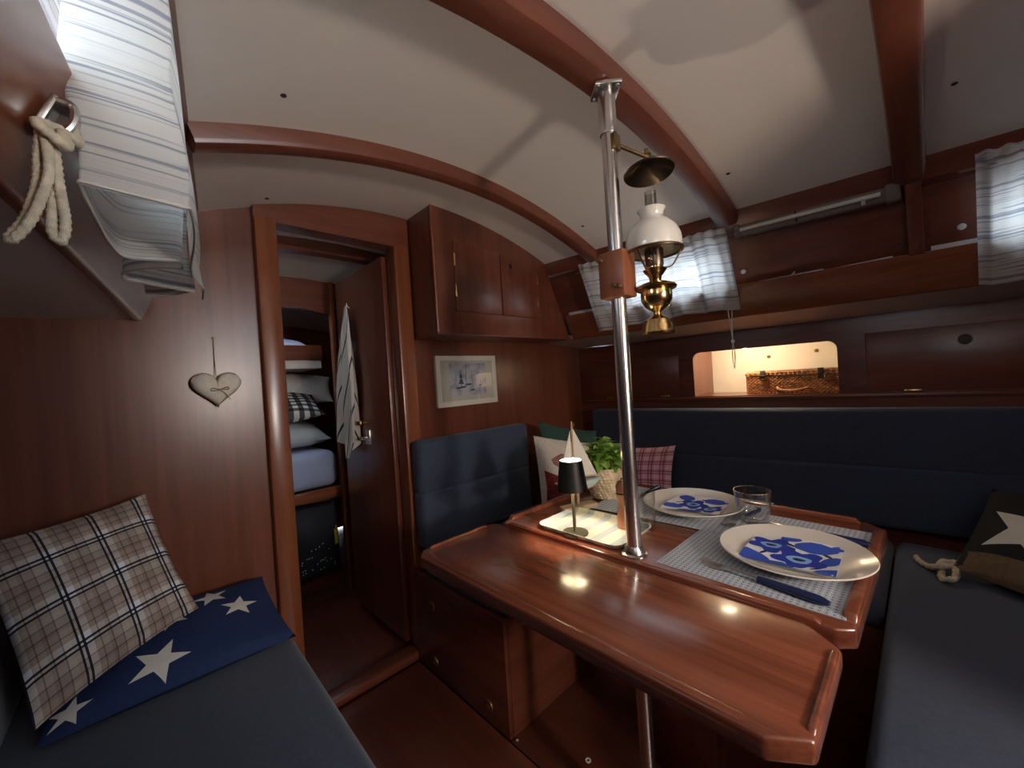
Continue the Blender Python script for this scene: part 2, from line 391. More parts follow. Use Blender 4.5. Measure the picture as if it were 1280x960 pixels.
# ---------------------------------------------------------------- pillow surfaces
class Pillow:
    def __init__(s, TL, TR, BL, BR, thick, facing, pinch=0.05, lump=0.0, pw=0.5, seed=1):
        s.c = [V(TL), V(TR), V(BL), V(BR)]; s.t = thick; s.pinch = pinch; s.pw = pw; s.lump = lump; s.seed = seed
        n = (s.c[1]-s.c[0]).cross(s.c[2]-s.c[0]).normalized()
        s.n = n if n.dot(V(facing)) > 0 else -n
    def base(s, u, v):
        TL, TR, BL, BR = s.c
        uu = 0.5+(u-0.5)*(1-s.pinch*(1-(2*v-1)**2)**0.8*2*1.0) if True else u
        vv = 0.5+(v-0.5)*(1-s.pinch*(1-(2*u-1)**2)**0.8*2*1.0)
        return lerp(lerp(BL, BR, uu), lerp(TL, TR, uu), vv)
    def h(s, u, v):
        q = max(0.0, math.sin(PI*u)*math.sin(PI*v))**s.pw
        w = s.lump*(math.sin(7*u+s.seed)*math.sin(6*v+2*s.seed)+0.6*math.sin(15*u-9*v+s.seed))
        return s.t*0.5*q*(1+w)
    def S(s, u, v, off=0.0):
        return s.base(u, v)+s.n*(s.h(u, v)+off)
    def mesh(s, nn=22):
        mb = MB(); mb.grid(lambda u, v: s.base(u, v)+s.n*s.h(u, v), nn, nn)
        mb.grid(lambda u, v: s.base(u, v)-s.n*s.h(u, v), nn, nn); return mb
    def decal(s, poly, off=0.0012, rings=6, sub=4):
        return decal(s.S, poly, off, rings, sub)
def decal(S, poly, off=0.0012, rings=6, sub=4, cen=None):
    P = []
    for i in range(len(poly)):
        a, b = poly[i], poly[(i+1) % len(poly)]
        for k in range(sub): P.append((lerp(a[0], b[0], k/sub), lerp(a[1], b[1], k/sub)))
    cx, cy = cen or (sum(p[0] for p in P)/len(P), sum(p[1] for p in P)/len(P)); n = len(P)
    vs = [S(cx, cy, off)]; fs = []
    for r in range(1, rings+1):
        t = r/rings
        vs += [S(lerp(cx, p[0], t), lerp(cy, p[1], t), off) for p in P]
    for k in range(n): fs.append((0, 1+k, 1+(k+1) % n))
    for r in range(rings-1):
        for k in range(n):
            a = 1+r*n; b = a+n; fs.append((a+k, b+k, b+(k+1) % n, a+(k+1) % n))
    mb = MB(); mb.add(vs, fs); return mb
def star(cx, cy, r, rot=0.0, inner=0.42, sx=1.0, sy=1.0):
    return [(cx+sx*(r if k % 2 == 0 else r*inner)*math.sin(rot+k*PI/5), cy+sy*(r if k % 2 == 0 else r*inner)*math.cos(rot+k*PI/5)) for k in range(10)]
def blob(cx, cy, rx, ry, n=12, w=0.15, seed=0, rot=0.0):
    rd = random.Random(seed); out = []
    for k in range(n):
        a = 2*PI*k/n; q = 1+w*(rd.random()*2-1); x, y = rx*q*math.cos(a), ry*q*math.sin(a)
        out.append((cx+x*math.cos(rot)-y*math.sin(rot), cy+x*math.sin(rot)+y*math.cos(rot)))
    return out
def flower(cx, cy, r, petals=5, dip=0.3, n=40, rot=0.0, sy=1.0):
    return [(cx+r*(1-dip*abs(math.sin(petals/2*(2*PI*k/n)+rot))**3)*math.cos(2*PI*k/n), cy+sy*r*(1-dip*abs(math.sin(petals/2*(2*PI*k/n)+rot))**3)*math.sin(2*PI*k/n)) for k in range(n)]

# ---------------------------------------------------------------- shape of the cabin
XC = 0.84
ZE, ZT = 1.685, 1.815
YA, YF = -1.30, 1.50
def hw(y): return 0.666+0.128*(1.5-y)
def zc(x, y): return ZT-(ZT-ZE)*((x-XC)/hw(y))**2
def rs(y, z, off=0.0): return Vector((XC+hw(y)+0.507*(1.69-z)+off, y, z))        # right coachroof side
def ls(y, z, off=0.0): return Vector((XC-hw(y)-0.41*(1.70-z)-off, y, z))        # left coachroof side
def lk(y, z, off=0.0): return Vector((2.03+(1.5-y)*0.1056+off, y, z))           # locker face
def arc(x0, x1, y, n=16, dz=0.0): return [Vector((lerp(x0, x1, i/n), y, zc(lerp(x0, x1, i/n), y)+dz)) for i in range(n+1)]

# ceiling
mb = MB(); nx, ny = 40, 14
for top in (0, 1):
    mb.grid(lambda u, v: Vector((XC+(2*u-1)*(hw(lerp(YA-.02, YF+.03, v))+.03), lerp(YA-.02, YF+.03, v), zc(XC+(2*u-1)*(hw(lerp(YA, YF, v))+.03), lerp(YA, YF, v))+0.03*top)), nx, ny)
ceiling = struct('ceiling', mb, 'ceiling_paint', 'beige painted arched cabin ceiling')
scr = None
for x, y in [(0.257, 0.90), (0.339, 1.43), (1.395, 0.968), (1.44, 0.42), (1.45, -0.075), (0.45, 0.30), (0.5, -0.2)]:
    p = Vector((x, y, zc(x, y)-0.0005))
    if scr is None: scr = obj('screw_plug', MB().lathe([(0.006, 0.001), (0.006, -0.001), (0.0045, -0.002), (0.0, -0.002)], p, 14), 'plug', ceiling, origin=p)
    else: clone(scr, p, ceiling)
# deck beams
def beam(y0, y1, d, rnd=0.012, x0=None, x1=None):
    mb = MB(); n = 40; ym = (y0+y1)/2; xa = x0 if x0 is not None else XC-hw(ym)-0.01; xb = x1 if x1 is not None else XC+hw(ym)+0.01
    vs = []; fs = []
    for i in range(n+1):
        x = lerp(xa, xb, i/n); z = zc(x, ym); sl = -2*(ZT-ZE)*(x-XC)/hw(ym)**2; nrm = Vector((-sl, 0, 1)).normalized()
        prof = [(y0, 0.012), (y0, -d+rnd), (y0+rnd*.3, -d+rnd*.3), (y0+rnd, -d), (y1-rnd, -d), (y1-rnd*.3, -d+rnd*.3), (y1, -d+rnd), (y1, 0.012)]
        vs += [Vector((x, y, z))+nrm*h - Vector((0, 0, 0)) for y, h in prof]
    for i in range(n):
        for k in range(8):
            fs.append((i*8+k, i*8+(k+1) % 8, (i+1)*8+(k+1) % 8, (i+1)*8+k))
    fs += [tuple(range(8)), tuple(range(n*8, n*8+8))]
    mb.add(vs, fs); return mb
struct('trim_1', beam(1.02, 1.075, 0.042), 'mahogany_x', 'slim mahogany deck beam between post beam and door')
struct('trim_2', beam(0.455, 0.525, 0.05), 'mahogany_x', 'mahogany deck beam carrying the steel post')
struct('trim_3', beam(-0.025, 0.045, 0.055), 'mahogany_x', 'mahogany deck beam above the side post')
struct('trim_4', beam(-0.62, -0.55, 0.05), 'mahogany_x')

# forward bulkhead with doorway
def wallpoly(pts, y0, y1): return MB().prism([Vector((x, y0, z)) for x, z in pts], (0, y1-y0, 0))
e = 0.012
L_ = [(-1.04, -0.02), (0.34, -0.02)] + [(p.x, p.z+e) for p in reversed(arc(0.165, 0.34, YF, 6))] + [(0.02, 1.355), (-1.04, 1.315)]
wf = struct('wall_forward', wallpoly(L_, 1.50, 1.525), 'mahogany_z', 'mahogany bulkhead with doorway at the forward end')
R_ = [(0.83, -0.02), (2.20, -0.02), (2.20, 1.285), (1.70, 1.33), (1.515, 1.69)] + [(p.x, p.z+e) for p in reversed(arc(0.83, 1.505, YF, 14))]
obj('bulkhead_panel', wallpoly(R_, 1.50, 1.525), 'mahogany_z', wf)
H_ = [(0.33, 1.70), (0.84, 1.70)] + [(p.x, p.z+e) for p in reversed(arc(0.33, 0.84, YF, 10))]
obj('bulkhead_panel', wallpoly(H_, 1.50, 1.525), 'mahogany_x', wf)
# door frame
d1 = struct('door_1', MB().box((0.307, 1.468, -0.01), (0.371, 1.545, 1.70), 0.006), 'teak_z', 'varnished mahogany doorway to the forward cabin')
obj('jamb', MB().box((0.791, 1.468, -0.01), (0.860, 1.545, 1.70), 0.006), 'teak_z', d1)
obj('head', MB().prism([Vector((x, 1.472, z)) for x, z in [(0.307, 1.688), (0.86, 1.688)] + [(p.x, p.z-0.001) for p in reversed(arc(0.307, 0.86, 1.49, 10))]], (0, 0.07, 0)), 'mahogany_x', d1)
obj('sill', MB().box((0.371, 1.472, 0.0), (0.791, 1.54, 0.035), 0.006), 'mahogany_x', d1)
lf = obj('door_leaf', MB().box((0.772, 1.548, 0.045), (0.797, 2.07, 1.665), 0.003), 'mahogany_z', d1)
h = MB(); h.tube([(0.772, 1.79, 0.965), (0.745, 1.79, 0.965)], 0.008, 12); h.lathe([(0, -.012), (.011, -.009), (.014, 0), (.011, .009), (0, .012)], (0.740, 1.79, 0.965), 16)
obj('knob', h, 'old_brass', lf)
h = MB(); h.box((0.764, 1.755, 0.865), (0.772, 1.80, 0.93), 0.002); h.tube([(0.766, 1.78, 0.895), (0.738, 1.78, 0.895), (0.734, 1.76, 0.895), (0.734, 1.70, 0.893)], 0.006, 10)
obj('door_handle', h, 'steel', lf)
h = MB(); h.tube([(0.772, 1.863, 1.51), (0.755, 1.863, 1.505), (0.745, 1.863, 1.512), (0.743, 1.863, 1.525)], 0.004, 8); obj('hook', h, 'chrome', lf)

# right coachroof side with window openings
def side_wall(fn, off, zs, wins, zlo, zhi, y0, y1, t):
    """a board wall with rectangular openings, as one mesh; wins = [(ya, yb)] ascending"""
    mb = MB(); zb, zt = zs
    def quad(ya, yb, za, zb_): mb.slab([fn(ya, za, off), fn(yb, za, off), fn(yb, zb_, off), fn(ya, zb_, off)], (t, 0, 0))
    quad(y0, y1, zlo, zb); quad(y0, y1, zt, zhi)
    ys = [y0]+[q for w in wins for q in w]+[y1]
    for i in range(0, len(ys), 2): quad(ys[i], ys[i+1], zb, zt)
    return mb
RW = [(-0.52, -0.16), (0.56, 1.02)]
wr = struct('wall_right', side_wall(rs, 0.055, (1.455, 1.60), RW, 1.335, 1.70, YA, 1.5, 0.022), 'mahogany_y', 'mahogany coachroof side with curtained windows')
LW = [(-0.60, -0.15), (0.40, 1.02)]
def lw(y, z, off=0.0): return Vector((ls(y, 1.478).x-0.024+0.12*(z-1.478)-off, y, z))
wl = struct('wall_left', side_wall(lw, 0.0, (1.480, 1.635), LW, 1.44, 1.70, YA, 1.5, -0.022), 'mahogany_y', 'mahogany coachroof side on the settee side')
def window(n, fn, off, w, zs, t, sgn, lab):
    ya, yb = w; za, zb = zs; mb = MB(); c = 0.012
    for q in [(ya-.01, yb+.01, za-.01, za+c), (ya-.01, yb+.01, zb-c, zb+.01), (ya-.01, ya+c, za, zb), (yb-c, yb+.01, za, zb)]:
        mb.slab([fn(q[0], q[2], off), fn(q[1], q[2], off), fn(q[1], q[3], off), fn(q[0], q[3], off)], (t, 0, 0))
    o = struct('window_%d' % n, mb, 'chrome', lab)
    obj('pane', MB().slab([fn(ya, za, off+.012), fn(yb, za, off+.012), fn(yb, zb, off+.012), fn(ya, zb, off+.012)], (sgn*0.004, 0, 0)), 'pane_glass', o)
window(1, rs, 0.050, RW[1], (1.455, 1.60), 0.03, 1, 'window behind the short ruffled curtain')
window(2, rs, 0.050, RW[0], (1.455, 1.60), 0.03, 1, 'window behind the curtain beyond the side post')
window(3, lw, -0.005, LW[1], (1.480, 1.635), -0.03, -1, 'bright window behind the long gathered curtain')
window(4, lw, -0.005, LW[0], (1.480, 1.635), -0.03, -1, 'window in the coachroof side aft')
# carlins under the ceiling edge, fiddles in front of the shelves, side-deck undersides
def strip(fn, y0, y1, z0, z1, off, t, bev=0.004): return MB().slab([fn(y0, z0, off), fn(y1, z0, off), fn(y1, z1, off), fn(y0, z1, off)], (t, 0, 0), bev)
struct('trim_5', strip(rs, YA, 1.49, 1.628, 1.712, -0.008, 0.062), 'mahogany_y', 'mahogany carlin along the ceiling edge above the dinette')
struct('trim_6', strip(ls, YA, 1.49, 1.642, 1.715, -0.004, -0.13), 'mahogany_y', 'mahogany carlin along the ceiling edge above the settee')
struct('trim_7', strip(rs, YA, 1.305, 1.313, 1.436, 0.0, 0.018, 0.005), 'teak_y', 'long mahogany shelf fiddle above the dinette')
struct('trim_8', strip(ls, YA, 1.495, 1.343, 1.478, 0.0, -0.018, 0.005), 'teak_y', 'mahogany shelf fiddle carrying the rope cleat')
mb = MB(); mb.slab([rs(YA, 1.318, 0.008), rs(1.5, 1.318, 0.008), Vector((2.34, 1.5, 1.262)), Vector((2.55, YA, 1.262))], (0, 0, 0.02)); struct('trim_9', mb, 'liner_paint', 'pale painted lining under the side deck above the lockers')
mb = MB(); mb.slab([ls(YA, 1.348, 0.008), ls(1.5, 1.348, 0.008), Vector((-1.02, 1.5, 1.302)), Vector((-1.1, YA, 1.302))], (0, 0, 0.02)); struct('trim_10', mb, 'liner_paint', 'pale painted lining under the side deck above the settee')
# side post on the right wall
mb = MB(); mb.slab([rs(-0.014, 1.43, -0.004), rs(0.022, 1.43, -0.004), rs(0.022, 1.80, -0.004), rs(-0.014, 1.80, -0.004)], (0.05, 0, 0), 0.004)
struct('trim_11', mb, 'mahogany_z', 'mahogany post against the coachroof side')

# hull sides, aft bulkhead
struct('wall_hull_left', MB().box((-1.06, YA, -0.02), (-1.0, 1.5, 1.34)), 'mahogany_y')
mb = MB(); mb.slab([lk(YA, -.02, .36), lk(1.525, -.02, .36), lk(1.525, 1.27, .36), lk(YA, 1.27, .36)], (0.03, 0, 0)); struct('wall_hull_right', mb, 'mahogany_y')
A_ = MB()
for q in [(-1.1, 0.52, -.02, 1.9), (1.16, 2.7, -.02, 1.9), (0.52, 1.16, -.02, 0.95), (0.52, 1.16, 1.78, 1.9)]: A_.box((q[0], YA-0.03, q[2]), (q[1], YA, q[3]))
struct('wall_aft', A_, 'mahogany_z', 'aft bulkhead with an assumed companionway opening')
portal('assumed_companionway_sky_offscreen', (0.84, YA-0.02, 1.365), (R(-90), 0, 0), 0.64, 0.83)  # opening behind the viewer is assumed, to let daylight in
for nm, w, fn, zs, sg in [('window_right_sky', RW[1], rs, (1.455, 1.60), 1), ('window_right_aft_offscreen', RW[0], rs, (1.455, 1.60), 1), ('window_left_offscreen', LW[1], lw, (1.480, 1.635), -1), ('window_left_aft_offscreen', LW[0], lw, (1.480, 1.635), -1)]:
    c = fn((w[0]+w[1])/2, sum(zs)/2, 0.09)
    tilt = math.atan(0.507 if sg > 0 else 0.41)
    portal(nm, c, (0, R(90)+tilt*0.0 if sg > 0 else R(-90), 0), (zs[1]-zs[0])*1.1, w[1]-w[0])

GW = MB()
GW.prism([Vector((0.85, -0.66, -.02)), Vector((2.56, -0.66, -.02)), Vector((2.56, -0.66, 1.29)), Vector((2.02, -0.66, 1.33)), Vector((1.80, -0.66, 1.70))]+[Vector((p.x, -0.66, p.z+.012)) for p in reversed(arc(0.85, 1.77, -0.65, 14))], (0, 0.025, 0))
struct('wall_shade_dinette', GW, 'mahogany_z', 'unseen mahogany half bulkhead added to shade the aft end of the dinette')  # added out of view to keep lamp and daylight off the aft seat
struct('wall_shade_settee', MB().box((-1.0, -0.52, -.01), (0.40, -0.495, 1.265), .004), 'mahogany_z', 'unseen low mahogany half bulkhead added to shade the settee side')  # added out of view; its height keeps the lamp off the left bulkhead
# floor
fl = struct('floor', MB().box((-1.05, YA, -0.06), (2.6, 3.4, -0.012)), 'floor_wood', 'mahogany cabin sole')
for y0, y1 in [(YA, -0.3), (-0.296, 0.74), (0.744, 1.466)]:
    obj('floor_panel', MB().box((0.20, y0, -0.013), (0.782, y1, 0.0), 0.002), 'floor_wood', fl)
obj('floor_panel', MB().box((0.0, 1.54, -0.013), (1.2, 2.3, 0.0), 0.002), 'floor_wood', fl)
obj('floor_panel', MB().box((0.786, 0.095, -0.013), (1.45, 0.93, 0.0), 0.002), 'floor_wood', fl)

for x, y, r in ((0.893, 0.717, .006), (0.80, 0.915, .003)):
    obj('lifting_ring', MB().ring((x, y, 0.0025), (0, 0, 1), r, r*.4), 'white_plastic', fl)
# ---------------------------------------------------------------- locker front on the hull side
def face(mb, y0, y1, z0, z1, off=0.0, t=0.02, bev=0.0): return mb.slab([lk(y0, z0, off), lk(y1, z0, off), lk(y1, z1, off), lk(y0, z1, off)], (t, 0, 0), bev)
lt = thing('locker_front', 'mahogany locker front with rounded opening and flush doors above long backrest', 'cabinet', (2.10, 0.3, 0.40))
mb = MB(); face(mb, -0.632, 1.5, 0.40, 0.970); face(mb, -0.632, 1.5, 1.195, 1.285); face(mb, 0.83, 1.5, 0.970, 1.195); face(mb, -0.632, 0.255, 0.970, 1.195)
rr = 0.035
for yc, sy in ((0.83, -1), (0.255, 1)):
    pts = [lk(yc, 1.195)]+[lk(yc+sy*rr*(1-math.sin(a*PI/16)), 1.195-rr*(1-math.cos(a*PI/16))) for a in range(9)]
    pts = [lk(yc, 1.1955), lk(yc, 1.195-rr)]+[lk(yc+sy*rr*(1-math.cos(a*PI/16)), 1.195-rr+rr*math.sin(a*PI/16)) for a in range(1, 8)]+[lk(yc+sy*rr, 1.1955)]
    mb.prism(pts, (0.02, 0, 0))
obj('front_panel', mb, 'mahogany_y', lt)
mb = MB(); face(mb, -0.632, 1.46, 0.950, 0.966, -0.012, 0.03, 0.004); obj('ledge', mb, 'mahogany_y', lt)
for (y0, y1, z0, z1, hole) in ((-0.60, 0.165, 0.976, 1.212, -0.105), (0.90, 1.42, 0.976, 1.19, None)):
    mb = MB(); face(mb, y0, y1, z0, z1, -0.005, 0.012, 0.002); dr = obj('door', mb, 'mahogany_y', lt)
    for yh in ((y1-0.13, y0+0.2) if hole is not None else (0.98, 1.3)):
        mb = MB(); face(mb, yh-0.025, yh+0.025, 0.968, 0.979, -0.008, 0.006, 0.001); obj('hinge', mb, 'brass', dr)
    if hole is not None:
        c = lk(hole, 1.157, -0.0055); nn = (-1, -0.1056, 0)
        obj('finger_hole', MB().disc(c, nn, 0.016, 24, 0.0006), 'black', dr)
        obj('hole_ring', MB().ring(c, nn, 0.0175, 0.002), 'old_brass', dr)
mb = MB(); n_ = []
mb.slab([lk(0.20, 0.955, .02), lk(0.87, 0.955, .02), lk(0.87, 0.955, .33), lk(0.20, 0.955, .33)], (0, 0, 0.014)); obj('niche_floor', mb, 'mahogany_y', lt)
mb = MB(); mb.slab([lk(0.20, 0.95, .31), lk(0.87, 0.95, .31), lk(0.87, 1.26, .31), lk(0.20, 1.26, .31)], (0.02, 0, 0)); bk = obj('niche_back', mb, 'cream_paint', lt)
mb = MB(); mb.slab([lk(0.845, 0.955, .02), lk(0.865, 0.955, .02), lk(0.865, 0.955, .32), lk(0.845, 0.955, .32)], (0, 0, 0.30)); obj('niche_side', mb, 'mahogany_z', lt)
mb = MB(); mb.slab([lk(0.205, 0.955, .02), lk(0.225, 0.955, .02), lk(0.225, 0.955, .32), lk(0.205, 0.955, .32)], (0, 0, 0.30)); obj('niche_side', mb, 'cream_paint', lt)
mb = MB(); mb.slab([lk(0.20, 1.235, .02), lk(0.87, 1.235, .02), lk(0.87, 1.235, .33), lk(0.20, 1.235, .33)], (0, 0, 0.012)); obj('niche_top', mb, 'cream_paint', lt)
for y, z in ((0.57, 1.152), (0.37, 1.165)):
    obj('screw', MB().lathe([(0.009, 0), (0.008, 0.004), (0.004, 0.007), (0, 0.007)], lk(y, z, .309), 14, Vector((0, 0, 1)).rotation_difference(Vector((-1, 0, 0))).to_matrix()), 'old_brass', bk)
pk = thing('assumed_puck_lamp', 'assumed small round lamp, unseen under the top of the lit locker', 'lamp', (2.166, 0.60, 1.215))  # unseen lamp added to give the lit niche a source
obj('housing', MB().lathe([(0.022, 0.021), (0.022, 0.012), (0.019, 0.009)], (2.166, 0.60, 1.215), 24), 'white_plastic', pk)
obj('lens', MB().lathe([(0.0, 0.006), (0.015, 0.007), (0.019, 0.0095)], (2.166, 0.60, 1.215), 24), 'bulb_glow', pk)

# wicker basket in the niche
bx0, bx1, by0, by1, bz0, bz1 = 2.215, 2.40, 0.245, 0.615, 0.970, 1.056
bk_ = thing('wicker_basket', 'brown wicker picnic basket with leather straps in the lit locker', 'basket', ((bx0+bx1)/2, (by0+by1)/2, bz0))
WB = MB(); WB.box((bx0+.004, by0+.004, bz0), (bx1-.004, by1-.004, bz1-.002)); obj('liner', WB, 'leather', bk_)
WB = MB()
def weave(mb, z0, z1, rows, r):
    for j in range(rows):
        z = lerp(z0, z1, (j+0.5)/rows)
        m = 44
        pts = [Vector((bx0+0.0035*math.cos(PI*i+PI*j)-0.001, lerp(by0, by1, i/m), z)) for i in range(m+1)]
        mb.tube(pts, r, 5)
        m = 22
        mb.tube([Vector((lerp(bx0, bx1, i/m), by1-0.0035*math.cos(PI*i+PI*j), z)) for i in range(m+1)], r, 5)
weave(WB, bz0, bz1, 12, 0.0042)
for i in range(24): WB.tube([(bx0, lerp(by0, by1, (i+.5)/24), bz0), (bx0, lerp(by0, by1, (i+.5)/24), bz1)], 0.0028, 5)
for y in (by0, by1): WB.tube([(bx0, y, bz0), (bx0, y, bz1)], 0.006, 8)
obj('body', WB, 'wicker', bk_)
LB = MB(); LB.box((bx0-.006, by0-.006, bz1+.004), (bx1+.004, by1+.006, bz1+.016), 0.004)
for zz in (bz1+.006, bz1+.014):
    LB.tube([Vector((bx0-.007+.002*math.cos(PI*i), lerp(by0-.006, by1+.006, i/44), zz)) for i in range(45)], 0.004, 5)
for i in range(40): LB.tube([(bx0-.006, lerp(by0, by1, (i+.5)/40), bz1+.018), (bx1, lerp(by0, by1, (i+.5)/40), bz1+.019)], 0.004, 5)
lid = obj('lid', LB, 'wicker', bk_)
for y in (0.32, 0.545):
    st = obj('strap', MB().box((bx0-.014, y-.011, bz1-.022), (bx0-.008, y+.011, bz1+.027), 0.002), 'leather', lid)
    q = MB(); q.tube([(bx0-.016, y-.012, bz1-.016), (bx0-.016, y+.012, bz1-.016), (bx0-.016, y+.012, bz1+.002), (bx0-.016, y-.012, bz1+.002)], 0.0018, 6, closed=True); obj('buckle', q, 'brass', st)
q = MB(); q.tube(smoothpath([(bx0-.004, 0.49, .998), (bx0-.022, 0.475, .990), (bx0-.030, 0.43, .984), (bx0-.022, 0.385, .990), (bx0-.004, 0.37, .998)], 8), 0.006, 8, twist=(0.2, 600)); obj('handle', q, 'wicker', bk_)

# ---------------------------------------------------------------- upper cabinet on the bulkhead
cy = 1.30
cb = thing('wall_cabinet', 'mahogany corner cabinet with two small doors under the ceiling', 'cabinet', (1.2, 1.40, 1.318))
top = arc(0.866, 1.528, 1.305, 16, 0.004)
pts = [Vector((0.866, cy, 1.318)), Vector((1.69, cy, 1.318)), Vector((1.535, cy, 1.66))] + list(reversed(top))
pts = [Vector((p.x, cy, p.z)) for p in pts]
obj('front_panel', MB().prism(pts, (0, 0.018, 0), 0.003), 'mahogany_z', cb)
q = arc(0.866, 0.866, 1.30, 1)
obj('side_panel', MB().prism([Vector((0.866, cy+.018, 1.318)), Vector((0.866, 1.499, 1.318)), Vector((0.866, 1.499, zc(.866, 1.5)+.003)), Vector((0.866, cy+.018, zc(.866, 1.3)+.003))], (0.018, 0, 0)), 'mahogany_z', cb)
obj('bottom_panel', MB().box((0.866, cy+.002, 1.312), (1.70, 1.499, 1.328)), 'mahogany_x', cb)
obj('edge_bead', MB().tube([(0.868, cy+.002, 1.320), (0.868, cy+.002, zc(.868, 1.3))], 0.005, 8), 'teak_z', cb)
for x0, x1, z0, z1a, z1b, hx in ((0.958, 1.208, 1.408, 1.690, 1.684, 0.958), (1.214, 1.452, 1.408, 1.684, 1.640, 1.452)):
    dd = obj('door', MB().prism([Vector((x0, cy-.008, z0)), Vector((x1, cy-.008, z0)), Vector((x1, cy-.008, z1b)), Vector((x0, cy-.008, z1a))], (0, 0.012, 0), 0.002), 'mahogany_z', cb)
    for zh in ((1.49, 1.615) if hx < 1 else (1.485, 1.595)):
        m_ = MB(); m_.box((hx-.004, cy-.011, zh-.025), (hx+.004, cy-.004, zh+.025), 0.001); m_.tube([(hx, cy-.011, zh-.025), (hx, cy-.011, zh+.025)], 0.003, 8)
        obj('hinge', m_, 'brass', dd)
    if hx > 1:
        obj('finger_hole', MB().disc((1.272, cy-.0085, 1.635), (0, -1, 0), 0.012, 20, 0.0006), 'black', dd)
        obj('hole_ring', MB().ring((1.272, cy-.0085, 1.635), (0, -1, 0), 0.0135, 0.002), 'old_brass', dd)

# ---------------------------------------------------------------- dinette seats
SZ = 0.36
sb = thing('dinette_bench', 'dark mahogany dinette seat base with round latches beside the door', 'bench', (1.3, 0.6, 0))
ep = obj('end_panel', MB().box((0.785, 0.93, 0.0), (0.803, 1.466, 0.372), 0.003), 'mahogany_y', sb)
for y, z in ((1.344, 0.268), (1.342, 0.055), (1.026, 0.060)):
    m_ = MB(); c = Vector((0.784, y, z)); m_.ring(c, (-1, 0, 0), 0.015, 0.004); lt_ = obj('latch', m_, 'old_brass', ep)
    obj('button', MB().disc(c, (-1, 0, 0), 0.011, 18, 0.003), 'brass', lt_)
obj('front_board', MB().box((0.803, 0.93, 0.0), (1.47, 0.948, SZ)), 'mahogany_x', sb)
obj('front_board', MB().box((1.45, 0.075, 0.0), (1.468, 0.93, SZ)), 'mahogany_y', sb)
obj('front_board', MB().box((0.80, 0.060, 0.0), (1.468, 0.078, SZ)), 'mahogany_x', sb)
obj('seat_board', MB().box((0.803, 0.948, SZ-.015), (2.03, 1.498, SZ)), 'mahogany_x', sb)
obj('seat_board', MB().box((1.468, -0.6, SZ-.015), (2.03, 0.948, SZ)), 'mahogany_y', sb)
obj('seat_board', MB().box((0.80, -0.6, SZ-.015), (1.468, 0.060, SZ)), 'mahogany_x', sb)
obj('end_panel', MB().box((0.785, -0.6, 0.0), (0.803, 0.078, SZ)), 'mahogany_y', sb)
def cushion(name, label, boxes, mat='blue_cloth', bev=0.03, seg=4):
    mb = MB()
    for b_ in boxes: mb.box(b_[0], b_[1], bev, seg)
    o = obj(name, mb, mat); tag(o, label, 'cushion'); return o
cushion('seat_cushion', 'blue seat cushion below the framed picture', [((0.792, 0.952, SZ+.001), (1.93, 1.40, 0.46))])
cushion('seat_cushion', 'blue seat cushion along the locker side of the table', [((1.435, 0.105, SZ+.001), (2.0, 0.948, 0.445))])
cushion('seat_cushion', 'dark blue seat cushion under the black star pillow', [((0.80, -0.56, SZ+.001), (2.0, 0.098, 0.44))])
bc = thing('back_cushion', 'blue back cushion with one seam below the framed picture', 'cushion', (1.11, 1.45, 0.461))
obj('upper_panel', MB().box((0.80, 1.392, 0.676), (1.425, 1.466, 0.895), 0.022, 4), 'blue_cloth', bc)
obj('lower_panel', MB().box((0.80, 1.388, 0.462), (1.425, 1.466, 0.690), 0.022, 4), 'blue_cloth', bc)
bc = thing('back_cushion', 'long blue back cushion running below the locker front', 'cushion', (2.0, 0.4, 0.446))
def bk_face(z0, z1, off, y0=-0.62, y1=1.386, t=0.085): return MB().slab([lk(y0, z0, off), lk(y1, z0, off), lk(y1, z1, off), lk(y0, z1, off)], (t, 0, 0), 0.022, 4)
obj('upper_panel', bk_face(0.672, 0.912, -0.088), 'blue_cloth', bc)
obj('lower_panel', bk_face(0.447, 0.688, -0.094), 'blue_cloth', bc)
# left settee
ss = thing('settee_bench', 'dark mahogany settee base opposite the dinette', 'bench', (0.0, 0.1, 0))
obj('front_board', MB().prism([Vector((0.215, -.49, 0)), Vector((0.215, 1.466, 0)), Vector((0.215, 1.466, 0.36)), Vector((0.215, -.49, 0.36))], (0.018, 0, 0)), 'mahogany_y', ss)
obj('seat_board', MB().box((-0.59, -.49, 0.345), (0.215, 1.498, 0.36)), 'mahogany_y', ss)
mb = MB(); mb.prism([Vector((-0.30, -.48, 0.361)), Vector((0.266, -.48, 0.361)), Vector((0.285, 1.462, 0.361)), Vector((-0.30, 1.462, 0.361))], (0, 0, 0.10), 0.028, 4)
tag(obj('seat_cushion', mb, 'blue_cloth'), 'blue settee cushion under the navy star pillow', 'cushion')
mb = MB(); mb.prism([Vector((-0.33, -.48, 0.462)), Vector((-0.225, -.48, 0.462)), Vector((-0.21, 1.495, 0.462)), Vector((-0.32, 1.495, 0.462))], (-0.05, 0, 0.42), 0.028, 4)
tag(obj('back_cushion', mb, 'blue_cloth'), 'dark blue settee back cushion beside the grey plaid pillow', 'cushion')

